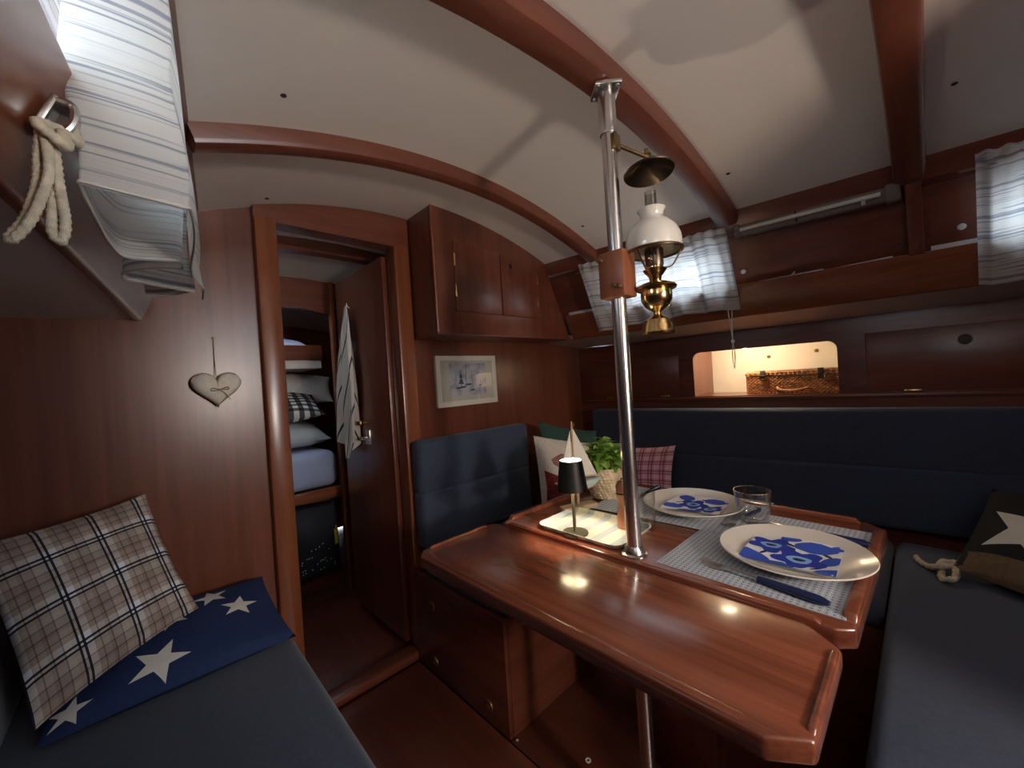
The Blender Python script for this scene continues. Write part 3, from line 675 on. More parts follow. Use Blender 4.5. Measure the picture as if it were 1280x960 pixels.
# ---------------------------------------------------------------- steel post and what hangs on it
PX, PY = 0.812, 0.478
po = thing('compression_post', 'polished steel post rising through the table to the deck beam', 'post', (PX, PY, 0))
obj('pipe', MB().tube([(PX, PY, 0.0), (PX, PY, 1.70)], 0.0168, 28), 'chrome', po)
obj('sleeve', MB().lathe([(0.0192, 1.655), (0.0198, 1.657), (0.0198, 1.752), (0.0192, 1.754)], (PX, PY, 0), 28), 'chrome', po)
fg = obj('top_flange', MB().rbox((PX, PY, 1.758), (0.030, 0.030, 0.0045), R(45), 0.002), 'chrome', po)
for k in range(4):
    a = k*PI/2; c = Vector((PX+0.031*math.cos(a), PY+0.031*math.sin(a), 1.753))
    obj('bolt', MB().lathe([(0, -.003), (.004, -.002), (.005, .001)], c, 10), 'steel', fg)
obj('base_ring', MB().lathe([(0.029, 0.696), (0.029, 0.699), (0.024, 0.702), (0.0215, 0.710), (0.0172, 0.717)], (PX, PY, 0), 28), 'chrome', po)
obj('foot_flange', MB().lathe([(0.045, 0.001), (0.045, 0.006), (0.022, 0.010), (0.0172, 0.02)], (PX, PY, 0), 28), 'chrome', po)
bl = thing('clamp_block', 'varnished wooden block clamped round the steel post with wing nuts', 'block', (PX, PY, 1.283))
obj('block', MB().box((PX-.028, PY-.032, 1.283), (PX+.028, PY+.032, 1.387), 0.004), 'block_wood', bl)
for y, z in ((PY+.026, 1.372), (PY-.018, 1.305)):
    w = MB(); c = Vector((PX-.030, y, z)); w.tube([c+V(.004, 0, 0), c-V(.010, 0, 0)], 0.0028, 8); w.lathe([(.006, 0), (.006, .004), (.003, .006)], c, 10, Vector((0, 0, 1)).rotation_difference(V(-1, 0, 0)).to_matrix())
    w.obox(c-V(.006, -.007, -.003), (1, 0, 0), (0, .9, .43), (0, -.43, .9), (.0012, .006, .0035), 0.001); w.obox(c-V(.006, .007, .003), (1, 0, 0), (0, .9, .43), (0, -.43, .9), (.0012, .006, .0035), 0.001)
    obj('wing_nut', w, 'old_brass', bl)
# oil lamp
LX, LY = 0.864, 0.413
ol = thing('oil_lamp', 'brass oil lamp with white opal shade on the steel post', 'lamp', (LX, LY, 1.195))
c = (LX, LY, 0)
obj('base', MB().lathe([(0, 1.1956), (0.036, 1.1956), (0.037, 1.1993), (0.035, 1.2030), (0.034, 1.2133), (0.029, 1.2271), (0.016, 1.2340), (0.009, 1.2391), (0.008, 1.2460)], c), 'brass', ol)
obj('font', MB().lathe([(0.008, 1.2443), (0.014, 1.2490), (0.026, 1.2581), (0.0335, 1.2716), (0.034, 1.2852), (0.033, 1.2942), (0.043, 1.2957), (0.045, 1.2995), (0.042, 1.3040), (0.026, 1.3108), (0.014, 1.3138)], c), 'brass', ol)
obj('collar', MB().lathe([(0.012, 1.3128), (0.014, 1.3245), (0.022, 1.3343), (0.026, 1.3402), (0.018, 1.3441), (0.018, 1.3480)], c), 'brass', ol)
q = MB(); q.lathe([(0.018, 1.3460), (0.020, 1.3527), (0.019, 1.3739), (0.012, 1.3786), (0.010, 1.3668)], c)
for k in range(14):
    a = 2*PI*k/14; q.obox((LX+.0195*math.cos(a), LY+.0195*math.sin(a), 1.3786), (math.cos(a), math.sin(a), 0), (-math.sin(a), math.cos(a), 0), (0, 0, 1), (.0007, .0026, .008))
obj('burner', q, 'dark_bronze', ol)
obj('wick_wheel', MB().tube([(LX-.02, LY-.005, 1.3586), (LX-.045, LY-.01, 1.3562)], 0.0022, 8), 'brass', ol)
q = MB()
for k in range(3):
    a = 2*PI*k/3+0.9; q.tube(smoothpath([(LX+.021*math.cos(a), LY+.021*math.sin(a), 1.3421), (LX+.038*math.cos(a), LY+.038*math.sin(a), 1.3460), (LX+.058*math.cos(a), LY+.058*math.sin(a), 1.3786)], 6), 0.0018, 6)
q.ring((LX, LY, 1.3809), (0, 0, 1), 0.0605, 0.0035, 36); obj('shade_ring', q, 'old_brass', ol)
sh_o = [(0.060, 1.3821), (0.0615, 1.3932), (0.060, 1.4110), (0.053, 1.4299), (0.040, 1.4446), (0.028, 1.4530), (0.024, 1.4592), (0.026, 1.4676), (0.031, 1.4760)]
sh_i = [(r-0.003, z) for r, z in reversed(sh_o)]
obj('shade', MB().lathe(sh_o+sh_i, c, 40, caps=False), 'opal_glass', ol)
obj('chimney', MB().lathe([(0.0155, 1.3645), (0.018, 1.3985), (0.0135, 1.4404), (0.0125, 1.5156), (0.0112, 1.5156), (0.0122, 1.4404), (0.0165, 1.3985), (0.014, 1.3645)], c, 28, caps=False), 'chimney_glass', ol)
q = MB(); q.box((PX+.024, PY-.052, 1.294), (PX+.032, PY-.022, 1.306), 0.002); q.tube([(PX+.028, PY-.030, 1.300), (LX-.03, LY+.03, 1.300), (LX-.026, LY+.026, 1.300)], 0.0045, 8); obj('bracket', q, 'old_brass', ol)
# smoke bell
sbell = thing('smoke_bell', 'dark brass smoke bell on an arm above the oil lamp', 'smoke bell', (LX, LY, 1.545))
AX = Matrix.Rotation(R(4), 3, 'Y') @ Matrix.Rotation(R(-5), 3, 'X')
obj('dish', MB().lathe([(0.0, 0.030), (0.012, 0.029), (0.020, 0.022), (0.038, 0.012), (0.053, 0.003), (0.0555, 0.0), (0.054, -0.002), (0.051, 0.0), (0.039, 0.008), (0.018, 0.017), (0.0, 0.019)], (LX, LY, 1.560), 40, AX), 'dark_bronze', sbell)
obj('finial', MB().lathe([(0.006, 0.0), (0.006, 0.012), (0.009, 0.014), (0.009, 0.018), (0.004, 0.021), (0.004, 0.030), (0.0, 0.032)], V(LX, LY, 1.560)+AX @ V(0, 0, .027), 16, AX), 'old_brass', sbell)
obj('arm', MB().tube([(PX+.006, PY-.012, 1.632), (LX, LY, 1.594)], 0.0042, 10), 'old_brass', sbell)
obj('arm_bracket', MB().box((PX-.012, PY-.022, 1.615), (PX+.014, PY-.010, 1.650), 0.002), 'old_brass', sbell)

# ---------------------------------------------------------------- table
TZ = 0.695
tb = thing('dinette_table', 'varnished mahogany drop-leaf table with raised rails round the steel post', 'table', (0.9, 0.48, 0.0))
def poly(pts, z): return [Vector((x, y, z)) for x, y in pts]
leaf = [(0.488, 0.140), (0.518, 0.098), (0.715, 0.098), (0.748, 0.135), (0.757, 0.150), (0.757, 0.895), (0.735, 0.905), (0.512, 0.905), (0.488, 0.875)]
lo_ = obj('leaf', MB().prism(poly(leaf, TZ-0.030), (0, 0, 0.030), 0.006, 3), 'table_wood', tb)
def rail(pts, hgt=0.008, w=0.011, z=TZ, name='rail', par=None):
    pts = [V(p[0], p[1], z) for p in pts]
    q = MB()
    a, b_ = pts[0], pts[-1]
    d = (b_-a).normalized(); n_ = Vector((-d.y, d.x, 0)); L = (b_-a).length
    prof = [Vector((0, 0, -0.004)), Vector((0.012, 0, hgt)), Vector((L-.012, 0, hgt)), Vector((L, 0, -0.004))]
    q.prism([a+d*p.x+Vector((0, 0, p.z))-n_*w for p in prof], n_*(2*w), 0.0035, 3)
    return obj(name, q, 'table_wood', par or tb)
rail([(0.522, 0.897), (0.725, 0.897)], par=lo_, w=0.005, hgt=.005); rail([(0.522, 0.1045), (0.712, 0.1045)], par=lo_, w=0.005, hgt=.004)
q = MB(); q.tube([(0.507, 0.140, TZ-.014), (0.5040, 0.150, TZ-.013), (0.5015, 0.170, TZ-.012), (0.5015, 0.850, TZ-.012), (0.5040, 0.868, TZ-.013), (0.507, 0.878, TZ-.014)], 0.0145, 12, radii=[.003, .010, .0140, .0140, .010, .003]); obj('edge_bead', q, 'table_wood', lo_)
cen = [(0.764, 0.098), (1.295, 0.088), (1.325, 0.112), (1.335, 0.83), (1.315, 0.862), (0.785, 0.895), (0.764, 0.880)]
cen = [(0.764, 0.112), (0.785, 0.088), (1.285, 0.078), (1.325, 0.112), (1.325, 0.850), (1.295, 0.882), (0.785, 0.892), (0.764, 0.872)]
co_ = obj('center_top', MB().prism(poly(cen, TZ-0.034), (0, 0, 0.034), 0.005, 3), 'table_wood', tb)
rail([(0.795, 0.880), (1.285, 0.870)], 0.010, 0.010, par=co_); rail([(0.800, 0.099), (1.275, 0.089)], 0.010, 0.010, par=co_)
rail([(1.314, 0.125), (1.314, 0.838)], 0.010, 0.010, par=co_); rail([(0.772, 0.125), (0.772, 0.862)], 0.005, 0.007, par=co_)
for y in (0.24, 0.50, 0.76): obj('hinge', MB().box((0.742, y-.03, TZ-.034), (0.788, y+.03, TZ-.031)), 'brass', tb)
obj('apron', MB().box((0.80, 0.20, TZ-.10), (0.818, 0.82, TZ-.033), 0.003), 'mahogany_y', tb)
obj('apron', MB().box((1.26, 0.20, TZ-.10), (1.278, 0.82, TZ-.033), 0.003), 'mahogany_y', tb)
obj('pedestal', MB().box((1.02, 0.40, 0.0), (1.07, 0.58, TZ-.033), 0.004), 'mahogany_z', tb)
obj('bracket', MB().prism([Vector((0.80, 0.46, TZ-.035)), Vector((0.56, 0.46, TZ-.031)), Vector((0.56, 0.46, TZ-.05)), Vector((0.80, 0.46, TZ-.16))], (0, 0.02, 0)), 'mahogany_x', tb)

# placemats
def mat(cx, cy, lx, ly, rz, z, label):
    ca, sa = math.cos(rz), math.sin(rz); mb = MB()
    def f(u, v):
        x, y = (u-.5)*lx, (v-.5)*ly; return Vector((cx+x*ca-y*sa, cy+x*sa+y*ca, z))
    mb.grid(f, 20, 16)
    lo = MB(); 
    me2 = MB(); me2.grid(lambda u, v: f(u, v)+Vector((0, 0, 0.0016)), 20, 16)
    n = 21*17
    mb.v += me2.v; mb.f += [tuple(i+n for i in g) for g in me2.f]; mb.uv.update({k+n: t for k, t in me2.uv.items()})
    bd = [i for i in range(20)]+[20+21*j for j in range(16)]+[21*16+20-i for i in range(20)]+[21*(16-j) for j in range(16)]
    for a, b_ in zip(bd, bd[1:]+bd[:1]): mb.f.append((a, b_, b_+n, a+n))
    return tag(obj('placemat', mb, 'placemat_weave', smooth=0), label, 'placemat')
mat(1.022, 0.258, 0.445, 0.318, R(-1.0), TZ+.0006, 'blue and white patterned placemat under the plate nearer the table end')
mat(1.185, 0.535, 0.315, 0.435, R(3.0), TZ+.0026, 'blue and white patterned placemat beside the basil basket')
# plates
def plate(cx, cy, z, label):
    r = 0.136
    pr = [(0, 0.004), (0.075, 0.004), (0.078, 0.0), (0.083, 0.0), (0.086, 0.004), (0.112, 0.012), (0.1345, 0.0225), (r, 0.0245), (0.1345, 0.0262), (0.112, 0.0165), (0.088, 0.0085), (0.07, 0.0075), (0, 0.0075)]
    return tag(obj('dinner_plate', MB().lathe(pr, (cx, cy, z), 56), 'porcelain', smooth=50), label, 'plate', 'dinner plates on the table')
P1 = (0.982, 0.208); P2 = (1.170, 0.490)
plate(*P1, TZ+.0024, 'cream dinner plate with a fork and a knife at its sides')
plate(*P2, TZ+.0044, 'cream dinner plate on the placemat beside the basil basket')
def napkin(corners, z, label, seed, lay):
    TL, TR, BL, BR = [Vector((x, y, 0)) for x, y in corners]
    def S(u, v, off=0.0):
        p = lerp(lerp(BL, BR, u), lerp(TL, TR, u), v); 
        e_ = max(abs(u-.5), abs(v-.5))*2
        return Vector((p.x, p.y, z+0.004+0.012*max(0, e_-.55)**1.5+0.002*math.sin(6*u+seed)*math.sin(5*v)+off))
    t = thing('napkin', label, 'napkin', (sum(c[0] for c in corners)/4, sum(c[1] for c in corners)/4, z))
    mb = MB(); mb.grid(lambda u, v: S(u, v), 14, 14); mb.grid(lambda u, v: S(u, v, -0.003), 14, 14); obj('cloth', mb, 'napkin_white', t)
    def cl(p): return [(min(1, max(0, x)), min(1, max(0, y))) for x, y in p]
    for kind, cx, cy_, r, rot in lay:
        if kind == 'f':
            r *= 1.14
            fo = obj('blossom', decal(S, cl(flower(cx, cy_, r, 5, .34, 40, rot)), .0006, 5, 1, (min(.97, max(.03, cx)), min(.97, max(.03, cy_)))), 'napkin_blue', t)
            obj('blossom_ring', decal(S, cl(blob(cx, cy_, r*.44, r*.36, 14, .08, seed)), .0009, 3, 1), 'napkin_pale', fo)
            obj('blossom_eye', decal(S, cl(blob(cx, cy_, r*.22, r*.15, 12, .1, seed+1)), .0012, 3, 1), 'napkin_ink', fo)
        elif kind == 'b': obj('petal', decal(S, cl(blob(cx, cy_, r*1.2, r*.8, 14, .1, seed+int(cx*50), rot)), .0006, 4, 1), 'napkin_mid', t)
        else: obj('stalk', decal(S, cl(blob(cx, cy_, r, r*.25, 10, .08, seed, rot)), .0005, 3, 1), 'napkin_ink', t)
LAY = [('f', .24, .66, .25, .3), ('f', .60, .36, .27, .8), ('b', .72, .80, .20, .1), ('b', .10, .16, .20, -.5), ('b', .93, .44, .14, 1.2), ('b', .42, .04, .14, 0), ('b', .93, .08, .13, .3), ('b', .97, .93, .10, .2), ('b', .42, .97, .10, .0), ('s', .42, .80, .11, -.6), ('s', .85, .64, .10, -.9), ('s', .22, .36, .09, 1.2), ('s', .80, .18, .09, .8)]
# napkin axes: u runs aft along the table, v away from the leaf
napkin([(1.058, 0.292), (1.066, 0.132), (0.898, 0.288), (0.912, 0.128)], TZ+.0099, 'white napkin with large blue blossoms on the plate beside the fork', 1, LAY)
LAY2 = [('f', .44, .52, .24, .1), ('f', .80, .30, .22, .6), ('b', .80, .82, .20, .2), ('b', .14, .28, .16, .4), ('b', .22, .84, .16, -.7), ('b', .50, .08, .17, 0), ('s', .60, .80, .10, -.4), ('s', .18, .56, .09, .9)]
napkin([(1.246, 0.562), (1.258, 0.412), (1.090, 0.552), (1.122, 0.402)], TZ+.0119, 'white napkin with blue blossoms on the plate beside the basil basket', 2, LAY2)
# cutlery
def cutlery(name, label, tip, end, z, kind):
    tip, end = Vector((*tip, z)), Vector((*end, z)); d = (end-tip).normalized(); L = (end-tip).length; s_ = Vector((-d.y, d.x, 0)); up = Vector((0, 0, 1))
    t = thing(name, label, name, (tip+end)/2)
    a = tip+d*(L*0.50)
    pts = [a+d*(L*.5)*k/8+up*0.007 for k in range(9)]
    obj('handle', MB().tube(pts, .007, 14, radii=[.0052, .006, .0066, .007, .0072, .0076, .0078, .0074, .004], flat=1.35), 'blue_plastic', t)
    q = MB()
    if kind == 'fork':
        nk = smoothpath([a+up*.007+d*.004, a-d*(L*.12)+up*.009, tip+d*(L*.27)+up*.007], 6); q.tube(nk, .003, 10, radii=[.0048]*3+[.003]*(len(nk)-6)+[.004]*3)
        q.prism([tip+d*(L*.28)-s_*.004+up*.0055, tip+d*(L*.18)-s_*.0115+up*.003, tip+d*(L*.18)+s_*.0115+up*.003, tip+d*(L*.28)+s_*.004+up*.0055], up*.0028, 0.0008)
        for k in range(4):
            o_ = (k-1.5)*.0066; q.tube(smoothpath([tip+d*(L*.19)+s_*o_+up*.0045, tip+d*(L*.10)+s_*o_+up*.0035, tip+s_*o_+up*.010], 4), .0018, 6, radii=[.002]*5+[.0016]*3+[.0009])
        obj('tines', q, 'steel', t)
    else:
        q.prism([a+up*.006+s_*.005, tip+d*(L*.45)+up*.006+s_*.009, tip+d*(L*.1)+up*.006+s_*.010, tip+up*.006+s_*.002, tip+d*.01+up*.006-s_*.004, a+up*.006-s_*.006], up*.0022, 0.0007); obj('blade', q, 'steel', t)
    return t
cutlery('fork', 'fork with navy handle on the placemat edge beside the table leaf', (0.858, 0.345), (0.822, 0.126), TZ+.0022, 'fork')
cutlery('knife', 'knife with navy handle half hidden behind the plate with a fork', (1.165, 0.295), (1.139, 0.096), TZ+.0022, 'knife')
cutlery('fork', 'fork with navy handle between the two plates and the tumbler', (1.075, 0.372), (1.255, 0.338), TZ+.0042, 'fork')
cutlery('knife', 'knife with navy handle behind the plate beside the basil basket', (1.128, 0.662), (1.325, 0.662), TZ+.0042, 'knife')
# tumbler
def tumbler(cx, cy, z, r0, r1, h_, label):
    pr = [(0, 0.001), (r0-.003, 0.0), (r0, .003), (lerp(r0, r1, .35)+.002, h_*.35), (r1, h_), (r1-.0022, h_), (lerp(r0, r1, .35)-.001, h_*.35), (r0-.004, h_*.14), (r0*.5, h_*.09), (0, h_*.09)]
    return tag(obj('glass_tumbler', MB().lathe(pr, (cx, cy, z), 40), 'thin_glass', smooth=60), label, 'glass')
tumbler(1.165, 0.328, TZ+.0044, 0.033, 0.0445, 0.083, 'clear glass tumbler standing between the two plates')
# tray
tr_ = thing('serving_tray', 'cream tray with pale grey stripes under the table lamp', 'tray', (0.885, 0.640, TZ))
def rr_rect(u0, hx, hy, rc, n=6):
    out = []
    for cx, cy, a0 in ((hx-rc, hy-rc, 0), (-hx+rc, hy-rc, 90), (-hx+rc, -hy+rc, 180), (hx-rc, -hy+rc, 270)):
        for k in range(n+1): a = R(a0+90*k/n); out.append((cx+rc*math.cos(a), cy+rc*math.sin(a)))
    return out
def tray_mesh():
    mb = MB(); rings = []
    for hx, hy, rc, z in ((0.0815, 0.122, .022, .0), (.0895, .130, .028, .013), (.0915, .132, .029, .013), (.0835, .124, .024, .0028), (.080, .1205, .022, .0024)):
        rings.append([Vector((0.885+x, 0.640+y, TZ+.0006+z)) for x, y in rr_rect(0, hx, hy, rc)])
    rings[1], rings[2] = rings[2], rings[1]
    n = len(rings[0]); vs = [p for r in rings for p in r]; fs = [tuple(range(n))[::-1]]
    for i in range(len(rings)-1):
        for k in range(n): fs.append((i*n+k, i*n+(k+1) % n, (i+1)*n+(k+1) % n, (i+1)*n+k))
    fs.append(tuple(range((len(rings)-1)*n, len(rings)*n)))
    uv = [((p.y-.508)/.264, (p.x-.793)/.184) for p in vs]
    mb.add(vs, fs, uv); return mb
obj('tray', tray_mesh(), 'tray_stripe', tr_, smooth=30)
# table lamp
lx, ly = 0.822, 0.655; lz = TZ+.0032
tl = thing('table_lamp', 'small table lamp with black cone shade on the striped tray', 'lamp', (lx, ly, lz))
obj('base', MB().lathe([(0, 0), (.034, 0), (.035, .002), (.034, .005), (.006, .006), (0, .006)], (lx, ly, lz), 40), 'lamp_metal', tl)
obj('stem', MB().tube([(lx, ly, lz+.005), (lx, ly, 0.835)], .0045, 14), 'lamp_metal', tl)
sp = [(.0405, .815), (.0295, .893)]
obj('shade', MB().lathe([sp[0], sp[1], (.0282, .893), (.0392, .815)], (lx, ly, 0), 48, caps=False), 'lamp_black', tl)
obj('shade_lining', MB().lathe([(.0390, .8155), (.0281, .8925), (.0276, .8925), (.0385, .8155)], (lx, ly, 0), 48, caps=False), 'shade_inside', tl)
obj('bulb', MB().lathe([(.006, .832), (.008, .838), (.008, .844), (.005, .849), (0, .850)], (lx, ly, 0), 20), 'bulb_glow', tl)
# toy sailing boat
bx_, by_ = 0.990, 0.768; dh = Vector((0.93, -0.37, 0)).normalized(); sn = Vector((0.37, 0.93, 0)).normalized(); B0 = Vector((bx_, by_, 0))
bo = thing('toy_sailboat', 'wooden toy sailing boat with two cream sails on a stand', 'model boat', (bx_, by_, TZ))
obj('stand', MB().obox(B0+V(0, 0, TZ+.0085), dh, sn, (0, 0, 1), (.060, .018, .0075), .002), 'light_wood', bo)
obj('stand_peg', MB().tube([B0+V(0, 0, TZ+.015), B0+V(0, 0, .757)], .0045, 10), 'light_wood', bo)
def hullmesh():
    st = [(-.068, .012, .004), (-.05, .018, .028), (-.02, .021, .036), (.015, .021, .036), (.045, .015, .028), (.072, .001, .006)]
    vs = []; fs = []
    for s_, w, d in st:
        for t_ in (-1, -.85, -.45, 0, .45, .85, 1):
            zz = -d*(1-abs(t_)**2.2); vs.append(B0+dh*(s_*1.15+.006)+sn*(w*t_*1.1)+V(0, 0, .786+zz))
    n = 7
    for i in range(len(st)-1):
        for k in range(n): fs.append((i*n+k, i*n+(k+1) % n, (i+1)*n+(k+1) % n, (i+1)*n+k))
    fs += [tuple(range(n)), tuple(range((len(st)-1)*n, len(st)*n))]
    mb = MB(); mb.add(vs, fs); return mb
obj('hull', hullmesh(), 'hull_paint', bo)
obj('mast', MB().tube([B0-dh*.008+V(0, 0, .784), B0-dh*.008+V(0, 0, .972)], .0032, 10, radii=[.0036, .0028]), 'light_wood', bo)
obj('boom', MB().tube([B0-dh*.006+V(0, 0, .796), B0+dh*.080+V(0, 0, .793)], .0022, 8), 'light_wood', bo)
m0 = B0-dh*.004
obj('mainsail', MB().prism([m0+V(0, 0, .799), m0+dh*.078+V(0, 0, .796), m0+dh*.042+V(0, 0, .872)+sn*.003, m0+V(0, 0, .95)], sn*.0015), 'sail_cloth', bo)
obj('jib', MB().prism([m0-dh*.010+V(0, 0, .80), m0-dh*.060+V(0, 0, .798), m0-dh*.010+V(0, 0, .945)], sn*.0015), 'sail_cloth', bo)
obj('rigging', MB().tube([m0+V(0, 0, .952), m0+dh*.006+V(0, 0, .962), m0+dh*.002+V(0, 0, .967)], .0012, 6), 'twine', bo)
# basil in basket
gx, gy = 1.150, 0.770
pl_ = thing('potted_basil', 'leafy basil plant in a woven seagrass basket', 'plant', (gx, gy, TZ))
mb = MB(); rows = 11; seg = 120; vs = []; fs = []
for j in range(rows*3+1):
    t_ = j/(rows*3); r0 = 0.048+0.013*math.sin(min(1, t_*1.25)*PI*.62); r0 = lerp(0.044, .0605, min(1, t_*2.2)**.6)
    for k in range(seg):
        a = 2*PI*k/seg; row = t_*rows
        r_ = r0+0.0034*abs(math.sin(PI*row))*(0.6+0.4*math.sin(a*15+(row//1)*2.1))+0.0012*math.sin(a*30+(row//1)*1.6); vs.append((gx+r_*math.cos(a), gy+r_*math.sin(a), TZ+.0015+.105*t_))
n3 = rows*3
for k in range(seg):
    a = 2*PI*k/seg; vs.append((gx+.054*math.cos(a), gy+.054*math.sin(a), TZ+.104))
for k in range(seg):
    a = 2*PI*k/seg; vs.append((gx+.052*math.cos(a), gy+.052*math.sin(a), TZ+.085))
for j in range(n3+2):
    for k in range(seg): fs.append((j*seg+k, j*seg+(k+1) % seg, (j+1)*seg+(k+1) % seg, (j+1)*seg+k))
fs.append(tuple(range(seg))[::-1]); fs.append(tuple(range((n3+2)*seg, (n3+3)*seg)))
mb.add(vs, fs); obj('basket', mb, 'seagrass', pl_)
obj('soil', MB().lathe([(0, .088), (.0515, .087), (.0515, .084), (0, .084)], (gx, gy, TZ), 30), 'soil', pl_)
def leafmesh():
    mb = MB(); nu, nv = 5, 4
    def f(u, v):
        w = math.sin(PI*min(1, u*1.0)**0.8)*0.42*(1-.15*u)
        x = u; y = (v-.5)*2*w
        return Vector((x, y, 0.10*math.sin(PI*u)+0.32*abs(y)-0.30*u*u))
    mb.grid(f, nu, nv); return mb
lm = leafmesh(); stems = MB(); leaf0 = None; rd = random.Random(11); nleaf = 0
for i in range(26):
    a = rd.random()*2*PI; rad = 0.046*math.sqrt(rd.random()); lean = rd.uniform(.1, .45)
    p0 = Vector((gx+rad*.8*math.cos(a), gy+rad*.8*math.sin(a), TZ+.085)); hh = rd.uniform(.05, .115)*(1-.25*rad/.046)
    p1 = p0+Vector((math.cos(a)*rad*lean*1.2, math.sin(a)*rad*lean*1.2, hh)); stems.tube(smoothpath([p0, lerp(p0, p1, .5)+V(rd.uniform(-.004, .004), rd.uniform(-.004, .004), 0), p1], 4), .0014, 5)
    for lv in range(3):
        pc = lerp(p0, p1, (1.0, .78, .55)[lv])
        for k in range((4, 3, 2)[lv]):
            b_ = rd.random()*2*PI if lv else k*PI/2+i
            sc = rd.uniform(.028, .044)*(1.0 if lv else .85); pit = rd.uniform(-.35, .45) if lv else -rd.uniform(.2, .8)
            if leaf0 is None:
                leaf0 = obj('leaf', lm, 'leaf_green', pl_, origin=(0, 0, 0)); lo2 = leaf0
            else:
                lo2 = leaf0.copy(); col.objects.link(lo2); lo2.parent = pl_
            lo2.location = pc-WP[pl_]; lo2.rotation_euler = (rd.uniform(-.4, .4), pit, b_); lo2.scale = (sc, sc, sc); nleaf += 1
obj('stems', stems, 'leaf_green', pl_)
# mill and glass behind the post
ml = thing('pepper_mill', 'small wooden pepper mill behind the steel post', 'pepper mill', (0.935, 0.574, TZ+.003))
c = (0.935, 0.574, TZ+.003)
obj('body', MB().lathe([(0, 0), (.019, 0), (.020, .004), (.019, .03), (.014, .052), (.013, .062), (.018, .085), (.019, .092)], c, 30), 'mill_wood', ml)
obj('head', MB().lathe([(.012, .093), (.018, .097), (.019, .112), (.014, .124), (.005, .128), (.005, .133), (0, .135)], c, 30), 'mill_wood', ml)
gs = thing('water_glass', 'ribbed drinking glass standing behind the steel post', 'glass', (0.957, 0.525, TZ+.003))
obj('bowl', MB().lathe([(0, 0), (.0235, 0), (.025, .003), (.0275, .098), (.0257, .098), (.0232, .010), (0, .008)], (0.957, 0.525, TZ+.0032), 36), 'thin_glass', gs, smooth=60)
for zz in (.03, .036, .042): obj('rib', MB().ring((0.957, 0.525, TZ+.003+zz), (0, 0, 1), 0.0263, .0009, 36, 6), 'thin_glass', gs)

# ---------------------------------------------------------------- pillows
def pillow(name, label, P, mat, group=None):
    t = thing(name, label, 'pillow', (sum((c for c in P.c), Vector())/4) - Vector((0, 0, 0)))
    obj('cover', P.mesh(), mat, t, smooth=60); return t
# grey plaid pillow leaning on the bulkhead, navy star pillow under it
P = Pillow((-0.262, 1.355, 0.845), (0.010, 1.425, 0.878), (-0.165, 1.165, 0.520), (0.092, 1.290, 0.590), 0.13, (0.3, -1, 0.2), 0.03, 0.04, 0.5, 2)
pillow('throw_pillow', 'grey and brown plaid pillow leaning on the dark bulkhead', P, 'grey_plaid')
P = Pillow((-0.16, 1.465, 0.550), (0.262, 1.462, 0.550), (-0.165, 1.175, 0.480), (0.275, 1.165, 0.480), 0.085, (0, -.3, 1), 0.02, 0.05, 0.4, 1)
t = pillow('throw_pillow', 'navy pillow with white stars lying on the settee', P, 'navy_cloth')
for cx, cy_, r, ro in ((0.40, 0.20, 0.185, 0.5), (0.80, 0.52, 0.145, 0.25), (0.68, 0.79, 0.14, -0.15), (0.46, 0.62, 0.14, 0.9), (0.08, 0.12, 0.11, 0.2)):
    obj('star', P.decal(star(cx, cy_, r, ro, .40, 0.72, 1.0)), 'star_white', t)
# pillows in the dinette corner
P = Pillow((1.47, 1.365, 0.90), (1.80, 1.245, 0.812), (1.46, 1.30, 0.50), (1.75, 1.17, 0.47), 0.10, (-.6, -1, .2), 0.03, 0.03)
pillow('throw_pillow', 'dark green pillow behind the printed cream pillow', P, 'green_cloth')
P = Pillow((1.350, 1.290, 0.848), (1.645, 1.130, 0.775), (1.310, 1.225, 0.490), (1.600, 1.065, 0.465), 0.11, (-.6, -1, .2), 0.02, 0.03)
t = pillow('throw_pillow', 'cream pillow printed with a red skirt and small figures', P, 'cream_cloth')
PR = [('print_rose', [(.17, .70), (.22, .74), (.34, .80), (.42, .76), (.44, .66), (.38, .60), (.28, .60), (.20, .64)]),
      ('print_rose', [(.24, .52), (.36, .60), (.50, .56), (.72, .44), (.70, .38), (.56, .36), (.46, .42), (.34, .46)]),
      ('print_red', [(.06, .56), (.22, .50), (.38, .40), (.46, .28), (.40, .18), (.26, .15), (.12, .08), (.05, .14), (.07, .34)]),
      ('print_rose', [(.48, .40), (.54, .40), (.60, .28), (.56, .22), (.52, .28)]),
      ('print_blue', [(.52, .24), (.62, .22), (.72, .12), (.66, .02), (.56, .03), (.48, .08)]),
      ('print_rose', [(.80, .70), (.90, .74), (.94, .62), (.86, .54), (.79, .58)]),
      ('print_ink', [(.52, .76), (.58, .76), (.60, .68), (.57, .66), (.54, .70)])]
for k, (m_, pp) in enumerate(PR):
    obj('printed_figure', P.decal(pp, .0012+.0002*k, 6, 3), m_, t)
P = Pillow((1.905, 1.180, 0.715), (1.925, 0.868, 0.742), (1.835, 1.170, 0.468), (1.862, 0.872, 0.500), 0.08, (-1, -.2, .2), 0.04, 0.03)
pillow('throw_pillow', 'pink plaid pillow leaning on the long blue backrest', P, 'pink_plaid')
